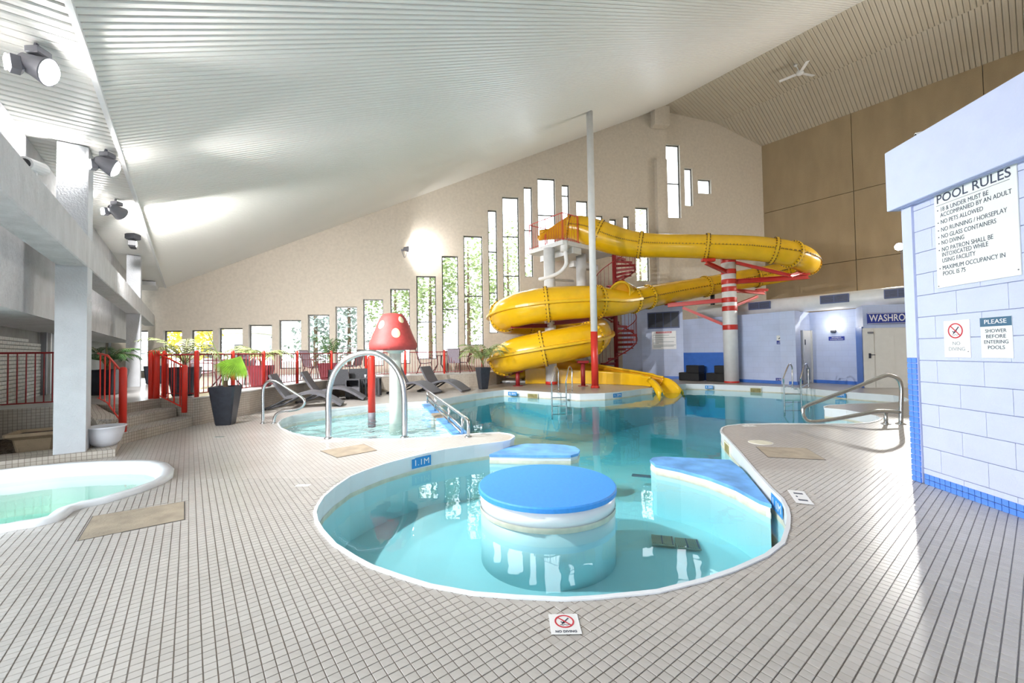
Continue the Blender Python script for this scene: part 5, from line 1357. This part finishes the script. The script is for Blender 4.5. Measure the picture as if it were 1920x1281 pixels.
# globe sconce on the blue wall
gp_ = ONP(1565, 612, C6, B)
t = thing('wall_sconce', 'glowing round globe lamp on the blue wall', 'wall lamp', gp_)
MB().lathe([(.02, -.15), (.09, -.125), (.14, -.06), (.155, 0), (.14, .06), (.09, .12), (.02, .15)], gp_ - B * .2, 20).build('globe', 'globe_glow', t, True)
MB().bbox(gp_ - B * .12 - Z * .19, (.2, .16, .10), .02, (B, A, Z)).build('base', 'grille_dark', t)
pl = bpy.data.lights.new('bulb', 'POINT'); pl.energy = 9 * LIGHT_K; pl.shadow_soft_size = .16; pl.color = (1, .9, .72); po = bpy.data.objects.new('bulb', pl); COL.objects.link(po); po.location = gp_ - B * .45 + Z * .05; po.parent = t; po.matrix_parent_inverse = t.matrix_basis.inverted()

# ================================================================== CEILING FAN, CAMERAS, BELL
d3 = (AB(0, b_fold, z_fold) - AB(0, b_ridge, z_ridge)).normalized(); cn = A.cross(d3).normalized(); cn = -cn if cn.z > 0 else cn
cp = ONP(1492, 122, AB(0, b_ridge, z_ridge), cn)
hub = cp + V((.1, -.1, -.42))
t = thing('ceiling_fan', 'white three-blade ceiling fan below the ridge', 'ceiling fan', cp)
MB().tube([cp, hub], .02, 8).build('down_rod', 'white_paint', t)
MB().lathe([(.05, .10), (.13, .07), (.14, -.03), (.08, -.08)], hub, 18).build('motor', 'white_paint', t, True)
MB().lathe([(.09, 0), (.04, -.08)], cp, 12).build('canopy', 'white_paint', t, True)
for k in range(3):
    a = math.radians(15 + 120 * k); d = V((math.cos(a), math.sin(a), 0)); s_ = V((-d.y, d.x, .18)).normalized()
    MB().bbox(hub + d * .45, (.62, .15, .015), .005, (d, s_, d.cross(s_))).build('blade', 'white_paint', t)
def security_cam(label, base, d, s=1.0):
    t = thing('security_camera', label, 'camera', base)
    x = d.cross(Z).normalized(); u = x.cross(d)
    MB().bbox(base + Z * .03, (.12 * s, .12 * s, .06), .02).build('base', 'white_paint', t)
    MB().tube([base + Z * .05, base + Z * .14 * s], .025 * s, 8).build('arm', 'white_paint', t)
    c = base + Z * .2 * s; b_ = MB().tube([c - d * .12 * s, c + d * .12 * s], .062 * s, 14).build('housing', 'white_paint', t)
    MB().tube([c + d * .12 * s, c + d * .126 * s], .042 * s, 14).build('lens', 'black_plastic', b_)
bt = AB(0, -1.12, 3.03); q = G(101, 355, 3.035); security_cam('white security camera on top of the stucco beam', AB(toAB(q)[0], -1.2, 3.03), (V((.35, -.9, -.15))).normalized(), 1.0)
security_cam('small security camera on the fascia of the block wall', BW(.12, 3.37, -.1), V((-.8, .3, -.1)).normalized(), .45)
bp_ = ONP(1600, 612.5, C6, B) - B * .03
o = MB().tube([bp_ + B * .03, bp_ - B * .04], .075, 18).build('fire_bell', 'ink_red'); tag(o, 'round red fire bell on the blue wall above the doors', 'bell')

# ================================================================== SIGNS
def sign_on(p00, ux, uy, nrm, w, h, name, label, face, th=.008, parent=None):
    """plate with its lower left corner at p00"""
    t = thing(name, label, 'sign', p00 + ux * w / 2)
    MB().bbox(p00 + ux * w / 2 + uy * h / 2 + nrm * th / 2, (w, h, th), .002, (ux, uy, nrm)).build('plate', face, t)
    return t
def fit_text(t, s, p00, ux, uy, nrm, w, h, fx, fy, size, ink, align='LEFT', fitw=None, bold=0.0, name='lettering'):
    return text_mesh(name, s, size, ink, t, p00 + ux * w * fx + uy * h * fy + nrm * .0095, ux, uy, align, .0004, bold, fitw=fitw)
ux, uy, nr = -wd, Z, wn
def upx(px, py): return (ONP(px, py, BLK0, wn) - BLK0).dot(-wd)
# pool rules
ua, ub = upx(1758, 452), upx(1915, 410); za, zb = ONP(1762, 541, BLK0, wn).z, ONP(1755, 363, BLK0, wn).z
P0 = BW(ua, za, .006); w, h = ub - ua, zb - za
t = sign_on(P0, ux, uy, nr, w, h, 'rules_sign', 'large white POOL RULES sign on the block wall', 'sign_white', .012)
def TL(s, fx, fy, size, fw, ink='ink', bold=0.0): fit_text(t, s, P0 + nr * .004, ux, uy, nr, w, h, fx, 1 - fy, size * h, ink, 'LEFT', fw * w, bold)
TL('POOL RULES', .035, .085, .125, .90, 'ink', .0008)
MB().box(P0 + ux * w * .48 + uy * h * .855 + nr * .0135, (w * .90, .0028, .0012), (ux, uy, nr)).build('underline', 'ink', t)
for s, fx, fy, fw in (('18 & UNDER MUST BE', .085, .195, .60), ('ACCOMPANIED BY AN ADULT', .085, .255, .86), ('NO PETS ALLOWED', .085, .325, .54), ('NO RUNNING / HORSEPLAY', .085, .405, .80), ('NO GLASS CONTAINERS', .085, .475, .68), ('NO DIVING', .085, .54, .30), ('NO PATRON SHALL BE', .085, .61, .64), ('INTOXICATED WHILE', .085, .665, .58), ('USING FACILITY', .085, .725, .43), ('MAXIMUM OCCUPANCY IN', .085, .80, .76), ('POOL IS 75', .085, .86, .30)):
    TL(s, fx, fy, .062, fw)
for fy in (.195, .325, .405, .475, .54, .61, .80): MB().lathe([(.006, 0), (.006, .001)], (0, 0, 0), 8).xf(Matrix.Translation(P0 + ux * w * .05 + uy * h * (1 - fy) + nr * .0125) @ nr.to_track_quat('Z', 'Y').to_matrix().to_4x4()).build('bullet', 'ink', t)
for fx, fy in ((.02, .985), (.975, .985), (.02, .02), (.975, .05)): MB().lathe([(.006, 0), (.004, .004)], (0, 0, 0), 8).xf(Matrix.Translation(P0 + ux * w * fx + uy * h * fy + nr * .012) @ nr.to_track_quat('Z', 'Y').to_matrix().to_4x4()).build('screw', 'lamp_grey', t)
def no_diving(t, c, x, y, n, r, ink='ink_red'):
    ringmesh(c, x, y, n, r * .84, r, .001).build('prohibition_ring', ink, t)
    d = (x - y).normalized(); MB().box(c + n * .0008, (r * 1.75, r * .13, .001), (d, n.cross(d), n)).build('prohibition_bar', ink, t)
    fig = MB()
    for a, b, r0 in (((-.15, -.25), (.12, .08), .10), ((.12, .08), (.45, .50), .07), ((-.15, -.25), (-.38, -.05), .06), ((.0, -.02), (-.30, -.42), .06)):
        p, q = c + x * a[0] * r + y * a[1] * r, c + x * b[0] * r + y * b[1] * r; dd_ = (q - p).normalized(); fig.box((p + q) / 2 + n * .0005, ((q - p).length, r0 * 2 * r, .0008), (dd_, n.cross(dd_), n))
    fig.build('diver_figure', 'ink', t)
    wv = MB()
    for k in range(5): wv.box(c + x * r * (-.4 + .2 * k) - y * r * (.52 + (.05 if k % 2 else 0)) + n * .0005, (r * .17, r * .06, .0008), (x, y, n))
    wv.build('wave_line', 'ink', t)
ua, ub = upx(1773, 636), upx(1822, 636); zb, za = ONP(1797, 600.5, BLK0, wn).z, ONP(1797, 670.5, BLK0, wn).z
P0 = BW(ua, za, .006); w, h = ub - ua, zb - za
t = sign_on(P0, ux, uy, nr, w, h, 'no_diving_sign', 'small white NO DIVING plate with red ring on the block wall', 'sign_plain')
no_diving(t, P0 + ux * w * .47 + uy * h * .72 + nr * .009, ux, uy, nr, w * .29)
fit_text(t, 'NO', P0, ux, uy, nr, w, h, .49, .375, h * .14, 'ink_grey', 'CENTER'); fit_text(t, 'DIVING', P0, ux, uy, nr, w, h, .5, .225, h * .14, 'ink_grey', 'CENTER', w * .62)
MB().lathe([(.005, 0), (.003, .003)]).xf(Matrix.Translation(P0 + ux * w * .92 + uy * h * .16 + nr * .008) @ nr.to_track_quat('Z', 'Y').to_matrix().to_4x4()).build('screw', 'lamp_grey', t)
ua, ub = upx(1842, 632), upx(1902, 632); zb, za = ONP(1871, 594, BLK0, wn).z, ONP(1871, 671.5, BLK0, wn).z
P0 = BW(ua, za, .006); w, h = ub - ua, zb - za
t = sign_on(P0, ux, uy, nr, w, h, 'shower_sign', 'PLEASE SHOWER BEFORE ENTERING POOLS plate on the block wall', 'sign_white')
MB().box(P0 + ux * w * .5 + uy * h * .885 + nr * .0085, (w, h * .22, .001), (ux, uy, nr)).build('header_band', 'sign_teal', t)
fit_text(t, 'PLEASE', P0 + nr * .001, ux, uy, nr, w, h, .5, .885, h * .15, 'ink_white', 'CENTER', w * .70)
for k, (s, fw) in enumerate((('SHOWER', .67), ('BEFORE', .62), ('ENTERING', .76), ('POOLS', .53))): fit_text(t, s, P0, ux, uy, nr, w, h, .5, .66 - .135 * k, h * .125, 'ink', 'CENTER', w * fw)
# blue wall signs (face -A..-B walls)
def plate_px(l, r, top, bot, p0, n, name, label, face):
    ux_ = Z.cross(-n).normalized() * -1 if False else V((-n.y, n.x, 0)).normalized()
    a_, b_ = ONP(l, (top + bot) / 2, p0, n), ONP(r, (top + bot) / 2, p0, n); ux_ = (b_ - a_); ux_.z = 0; w_ = ux_.length; ux_.normalize()
    cx_ = (l + r) / 2; zt_, zb_ = ONP(cx_, top, p0, n).z, ONP(cx_, bot, p0, n).z
    nn_ = ux_.cross(Z).normalized(); P = V((a_.x, a_.y, zb_)) + nn_ * .006
    return sign_on(P, ux_, Z, nn_, w_, zt_ - zb_, name, label, face), P, ux_, nn_, w_, zt_ - zb_
n1 = (C2 - C1).cross(Z).normalized()
t, P, ux_, nn_, w, h = plate_px(1222.5, 1268, 621, 655, C1, n1, 'slide_rules_sign', 'white WATERSLIDE RULES board under the dark vent', 'sign_plain')
MB().bbox(P + ux_ * w * .5 + Z * h * .93 + nn_ * .009, (w * .64, h * .095, .002), .0008, (ux_, Z, nn_)).build('header_band', 'ink_red', t)
fit_text(t, 'WATERSLIDE RULES', P + nn_ * .002, ux_, Z, nn_, w, h, .5, .93, h * .08, 'ink_white', 'CENTER', w * .56)
for fy, fw in ((.77, .66), (.645, .90), (.52, .42), (.41, .84), (.34, .22), (.225, .92), (.165, .84), (.10, .32)):
    MB().box(P + ux_ * w * (.06 + fw / 2) + Z * h * fy + nn_ * .0085, (w * fw, h * .028, .001), (ux_, Z, nn_)).build('print_line', 'ink_grey', t)
t, P, ux_, nn_, w, h = plate_px(1214, 1274, 585, 616, C1, n1, 'wall_vent', 'dark four-part louvred vent high on the blue wall', 'grille_frame'); t['category'] = 'vent'
for k in range(4):
    gcore = MB().box(P + ux_ * w * (.14 + .24 * k) + Z * h * .5 + nn_ * .012, (w * .22, h * .86, .012), (ux_, Z, nn_)).build('grille_core', 'grille_dark', t)
    for q in range(6): MB().box(P + ux_ * w * (.14 + .24 * k) + Z * h * (.14 + .145 * q) + nn_ * .022, (w * .22, .012, .014), (ux_, Z, nn_)).build('louvre', 'black_plastic', gcore)
nA = (C4 - C2).cross(Z).normalized()
t, P, ux_, nn_, w, h = plate_px(1456.5, 1470, 629, 645.5, C2, nA, 'pool_notice', 'small white and navy NO DIVING notice on the blue wall', 'sign_plain')
MB().box(P + ux_ * w * .5 + Z * h * .21 + nn_ * .0085, (w, h * .42, .001), (ux_, Z, nn_)).build('lower_band', 'sign_navy', t)
dg = (ux_ + Z * .8).normalized(); MB().box(P + ux_ * w * .5 + Z * h * .73 + nn_ * .009, (w * .6, h * .10, .001), (dg, nn_.cross(dg), nn_)).build('pictogram', 'ink', t)
fit_text(t, 'NO', P + nn_ * .001, ux_, Z, nn_, w, h, .5, .29, h * .17, 'ink_white', 'CENTER'); fit_text(t, 'DIVING', P + nn_ * .001, ux_, Z, nn_, w, h, .5, .12, h * .16, 'ink_white', 'CENTER', w * .75)
t, P, ux_, nn_, w, h = plate_px(1455, 1471, 709, 715.5, C2, nA, 'depth_plate', 'small navy 3 FEET depth plate low on the blue wall', 'sign_navy')
fit_text(t, '3 FEET', P, ux_, Z, nn_, w, h, .5, .5, h * .8, 'ink_white', 'CENTER', w * .8)
nB = (C7 - C6).cross(Z).normalized()
t, P, ux_, nn_, w, h = plate_px(1554, 1583.5, 631, 638.5, C6, nB, 'change_room_sign', "navy WOMEN'S CHANGE ROOM sign under the globe lamp", 'sign_navy')
fit_text(t, "WOMEN'S", P, ux_, Z, nn_, w, h, .5, .70, h * .46, 'ink_white', 'CENTER'); fit_text(t, 'CHANGE ROOM', P, ux_, Z, nn_, w, h, .5, .27, h * .42, 'ink_white', 'CENTER', w * .82)
nC = (C9 - C8).cross(Z).normalized()
p_ = C8 + B * 0
t, P, ux_, nn_, w, h = plate_px(1625, 1735, 586, 606.5, C8 + nC * .02, nC, 'washroom_sign', 'navy WASHROOMS sign with white letters above the white doors', 'sign_navy')
fit_text(t, 'WASHROOMS', P, ux_, Z, nn_, w, h, .5, .5, h * .88, 'ink_white', 'CENTER', w * .92, .004)
for a_, b_, c_, d_ in ((.5, .05, .98, .03), (.5, .95, .98, .03)): MB().box(P + ux_ * w * a_ + Z * h * b_ + nn_ * .0085, (w * c_, h * d_, .001), (ux_, Z, nn_)).build('border_line', 'ink_white', t)

# depth markers on the pool wall
def pool_mark(px0, py0, px1, label, text, hgt=.125, z1=-.03, mirror=False):
    a_, b_ = G(px0, py0[0]), G(px1, py0[1]); ux_ = (b_ - a_); w_ = ux_.length; ux_.normalize(); nn_ = ux_.cross(Z).normalized()
    if nn_.dot(CAM - a_) < 0: nn_ = -nn_
    P = V((a_.x, a_.y, z1 - hgt)) + nn_ * .012
    t = sign_on(P, ux_, Z, nn_, w_, hgt, 'depth_marker', label, 'sign_blue', .004)
    fit_text(t, text, P - nn_ * .004, ux_, Z, nn_, w_, hgt, .5, .48, hgt * .82, 'ink_white', 'CENTER', w_ * .72); return t
pool_mark(771, (857.2, 849.6), 807, 'blue 1.1M depth marker on the pool wall, near left', '1.1M', .135, -.02)
pool_mark(1449, (919.5, 942), 1470, 'blue 1.1M depth marker on the pool wall by the right ledge', '1.1M', .135, -.02)
pool_mark(953, (733, 733.6), 969, 'blue depth marker on the far pool wall, left of the ladder', '0.9M', .13)
pool_mark(1149, (736.5, 735), 1165, 'blue depth marker on the far pool wall left of the slide mouth', '1.2M', .13)
pool_mark(1322, (721.3, 721.7), 1337, 'blue depth marker on the far pool wall right of the slide mouth', '1.2M', .13)
pool_mark(1566, (734.6, 736), 1586, 'blue depth marker on the far pool wall behind the steel handrail', '0.9M', .13)
def skimmer(px0, y0, px1, y1, label):
    a_, b_ = G(px0, y0), G(px1, y1); ux_ = (b_ - a_); w_ = ux_.length; ux_.normalize(); nn_ = ux_.cross(Z).normalized()
    if nn_.dot(CAM - a_) < 0: nn_ = -nn_
    c = (a_ + b_) / 2 + nn_ * .012 - Z * .14; t = thing('skimmer', label, 'skimmer', c)
    fr = MB()
    for o_, d_ in (((0, .075), (w_, .02)), ((0, -.075), (w_, .02)), ((-w_ / 2 + .01, 0), (.02, .16)), ((w_ / 2 - .01, 0), (.02, .16))): fr.box(c + ux_ * o_[0] + Z * o_[1], (d_[0], .014, d_[1]), (ux_, nn_, Z))
    fr.build('frame', 'waterline', t); MB().box(c - nn_ * .004, (w_ - .02, .006, .14), (ux_, nn_, Z)).build('opening', 'skimmer', t)
skimmer(989, 734.3, 1009, 735.3, 'yellowed skimmer opening in the far pool wall left of the ladder')
skimmer(1406, 723.9, 1428, 724.8, 'yellowed skimmer opening in the far pool wall near the right ladder')
skimmer(1359, 818, 1369.5, 828.5, 'yellowed skimmer opening in the pool wall above the right ledge')

# ================================================================== FLOOR PLATES AND MARKERS
hl = ('large tan access hatch set in the floor beside the hot tub', 'tan access hatch in the floor by the wading pool', 'tan access hatch in the floor right of the pool')
for k, hpx in enumerate(HATCH):
    q = [G(*p) for p in hpx]; c = sum(q, V()) / 4
    t = thing('floor_hatch', hl[k], 'hatch', (c.x, c.y, 0)); ins_ = [c + (p - c) * .975 for p in q]
    if (q[1] - q[0]).cross(q[2] - q[1]).z < 0: q, ins_ = q[::-1], ins_[::-1]
    MB().prism([tuple(p.xy) for p in q], 0.0, .0035).build('frame', 'frame_dark', t); MB().prism([tuple(p.xy) for p in ins_], 0.0, .0055).build('lid', 'hatch', t)
c = G(1426, 830); t = thing('access_cover', 'round white access cover in the floor right of the pool', 'cover', c)
MB().lathe([(.15, 0), (.15, .004), (.14, .006)], c, 28).build('lid', 'waterline', t); MB().lathe([(.158, 0), (.158, .003)], c, 28).build('rim', 'sign_plain', t)
q = [G(*p) for p in ((1033, 1192), (1091, 1191), (1084, 1153), (1029, 1154))]
ux_ = (q[1] - q[0]).normalized(); uy_ = Z.cross(ux_); w = (q[1] - q[0]).length; h = (q[3] - q[0]).length; P = (q[0] + q[3]) / 2 - uy_ * h / 2; P.z = .0035
t = sign_on(P, ux_, uy_, Z, w, h, 'floor_sign', 'white NO DIVING floor tile with red ring at the pool edge', 'sign_plain', .003)
no_diving(t, P + ux_ * w * .5 + uy_ * h * .60 + Z * .0035, ux_, uy_, Z, w * .33); fit_text(t, 'NO DIVING', P - Z * .006, ux_, uy_, Z, w, h, .5, .11, h * .14, 'ink', 'CENTER', w * .70, .0006)
q = [G(*p) for p in ((1490, 946), (1528, 946), (1511, 921), (1473, 921))]
ux_ = -(q[3] - q[0]).normalized(); uy_ = Z.cross(ux_); c = sum(q, V()) / 4; w, h = (q[3] - q[0]).length, (q[1] - q[0]).length * .78
P = c - ux_ * w / 2 - uy_ * h / 2; P.z = .0035
t = sign_on(P, ux_, uy_, Z, w, h, 'floor_marker', 'white depth tile with black strokes on the right pool edge', 'sign_plain', .003)
fit_text(t, '1.1', P - Z * .006, ux_, uy_, Z, w, h, .5, .5, h * .75, 'ink', 'CENTER', w * .6, .002)
for k, (px, py, lab, tx) in enumerate(((625, 827.5, 'worn white depth tile at the near edge of the wading pool', "1'"), (774, 843.5, 'worn white depth tile on the deck tip behind the near lobe', '1.1'), (568, 911, 'small white worn marker tile left of the near pool lobe', '-'), (1404, 799, 'worn white depth tile at the tip of the right deck', '1.1'))):
    c = G(px, py); w, h = (.36, .15) if k < 2 else (.14, .07) if k == 2 else (.22, .12)
    P = c - V((w / 2, h / 2, 0)); P.z = .001
    t = sign_on(P, V((1, 0, 0)), V((0, 1, 0)), Z, w, h, 'floor_marker', lab, 'sign_plain', .004)
    fit_text(t, tx, P - Z * .005, V((1, 0, 0)), V((0, 1, 0)), Z, w, h, .5, .5, h * .7, 'ink_grey', 'CENTER')
for px, py, lab in ((412, 819.5, 'small slotted floor drain in front of the fan palm'),):
    c = G(px, py); t = thing('floor_drain', lab, 'drain', c); MB().box(c + Z * .002, (.16, .05, .004)).build('frame', 'drain', t)
    for k in range(6): MB().box(c + V((-.06 + .024 * k, 0, .0045)), (.010, .04, .002)).build('slot', 'grille_dark', t)

# ================================================================== OUTSIDE THE WINDOWS
og = MB(); o0 = WP(-8, 0.25, 40); q = [WP(-40, .25, .3), WP(60, .25, .3), WP(90, .25, 60), WP(-80, .25, 60)]
og.add(q, [(0, 1, 2, 3)]); o = og.build('ground_outside', 'lawn'); struct(o, 'sunlit lawn outside the windows', 'ground')
RT = random.Random(11)
def tree(label, px, Y, h, rad, material, kind, n=1500, leaf=.22):
    c = D(px, 690, Y); c.z = .25; s = px * .1; t = thing('garden_tree', label, 'tree', c, group='trees outside the windows')
    MB().tube([c, c + Z * h * .35, c + Z * h * .8], [.16, .12, .05], 8).build('trunk', 'bark', t)
    mb = MB()
    for k in range(n):
        f = RT.random()
        if kind == 'spruce': zz = .08 + .92 * f; rr = rad * (1.02 - zz) * (RT.random() ** .5) * (0.75 + .35 * ((zz * 9) % 1)); z = h * zz
        else:
            while True:
                v = V((RT.uniform(-1, 1), RT.uniform(-1, 1), RT.uniform(-1, 1)))
                if .3 < v.length < 1 and math.sin(v.x * 5 + s) + math.sin(v.y * 6 + 1) + math.sin(v.z * 5 + 2) > -.9: break
            rr = None
        if rr is not None: a = RT.uniform(0, 6.283); p = c + V((math.cos(a) * rr, math.sin(a) * rr, z))
        else: p = c + V((v.x * rad, v.y * rad, h * .58 + v.z * h * .42))
        x = V((RT.uniform(-1, 1), RT.uniform(-1, 1), RT.uniform(-.6, .3))).normalized(); y = x.orthogonal().normalized(); y = (y * math.cos(k) + x.cross(y) * math.sin(k)); L = leaf * RT.uniform(.6, 1.3)
        mb.add([p - x * L * .5, p + y * L * .28, p + x * L * .5, p - y * L * .28], [(0, 1, 2, 3)])
    mb.build('foliage', material, t)
tree('golden leafed tree outside the second window from the left', 352, 23.5, 4.6, 1.7, 'tree_yellow', 'round', 1700, .25)
tree('distant spruce outside the fourth window from the left', 496, 34, 6.5, 1.6, 'tree_blue', 'spruce', 1000, .35)
tree('tall blue-green spruce outside the sixth window from the left', 592, 26, 8.5, 2.0, 'tree_blue', 'spruce', 2000, .30)
tree('wide blue-green spruce outside the seventh window from the left', 655, 27, 8.5, 2.2, 'tree_blue', 'spruce', 2000, .30)
tree('leafy green tree right behind the red mushroom', 742, 28, 9.0, 2.1, 'tree_green', 'round', 2400, .27)
tree('leafy green tree outside the window right of the mushroom', 808, 27, 10.0, 1.7, 'tree_green', 'round', 2200, .27)
tree('leafy green tree outside the tall window left of the slide', 880, 27, 10.5, 2.0, 'tree_green', 'round', 2400, .27)
tree('leafy green tree outside the narrow windows at the slide', 955, 29, 11, 1.9, 'tree_green', 'round', 1800, .27)
tree('leafy green tree behind the slide platform', 1205, 31, 12.5, 1.8, 'tree_green', 'round', 1400, .27)
hs = D(440, 690, 32); hs.z = .25; t = thing('house', 'white house beyond the third window from the left', 'house', hs)
MB().box(hs + Z * 1.4, (4.2, 3, 2.8), (WD, WN, Z)).build('walls', 'house_white', t)
mb = MB(); a_, b_ = hs - WD * 2.3 + Z * 2.8, hs + WD * 2.3 + Z * 2.8
mb.v = [a_ - WN * 1.7, a_ + WN * 1.7, a_ + Z * 1.2, b_ - WN * 1.7, b_ + WN * 1.7, b_ + Z * 1.2]; mb.f = [(0, 2, 1), (3, 4, 5), (0, 3, 5, 2), (1, 2, 5, 4), (0, 1, 4, 3)]; mb.build('roof', 'hatch', t)
for k in (-1, 1): MB().box(hs + WD * k * 1.1 + Z * 1.5 - WN * 1.5, (.9, .06, 1.0), (WD, WN, Z)).build('window', 'frame_dark', t)

# ------------------------------------------------------------------ set the building square to the world axes
_R = Matrix.Rotation(-TH, 4, 'Z')
for o in list(COL.objects):
    if o.parent is None: o.matrix_basis = _R @ o.matrix_basis
bpy.context.view_layer.update()
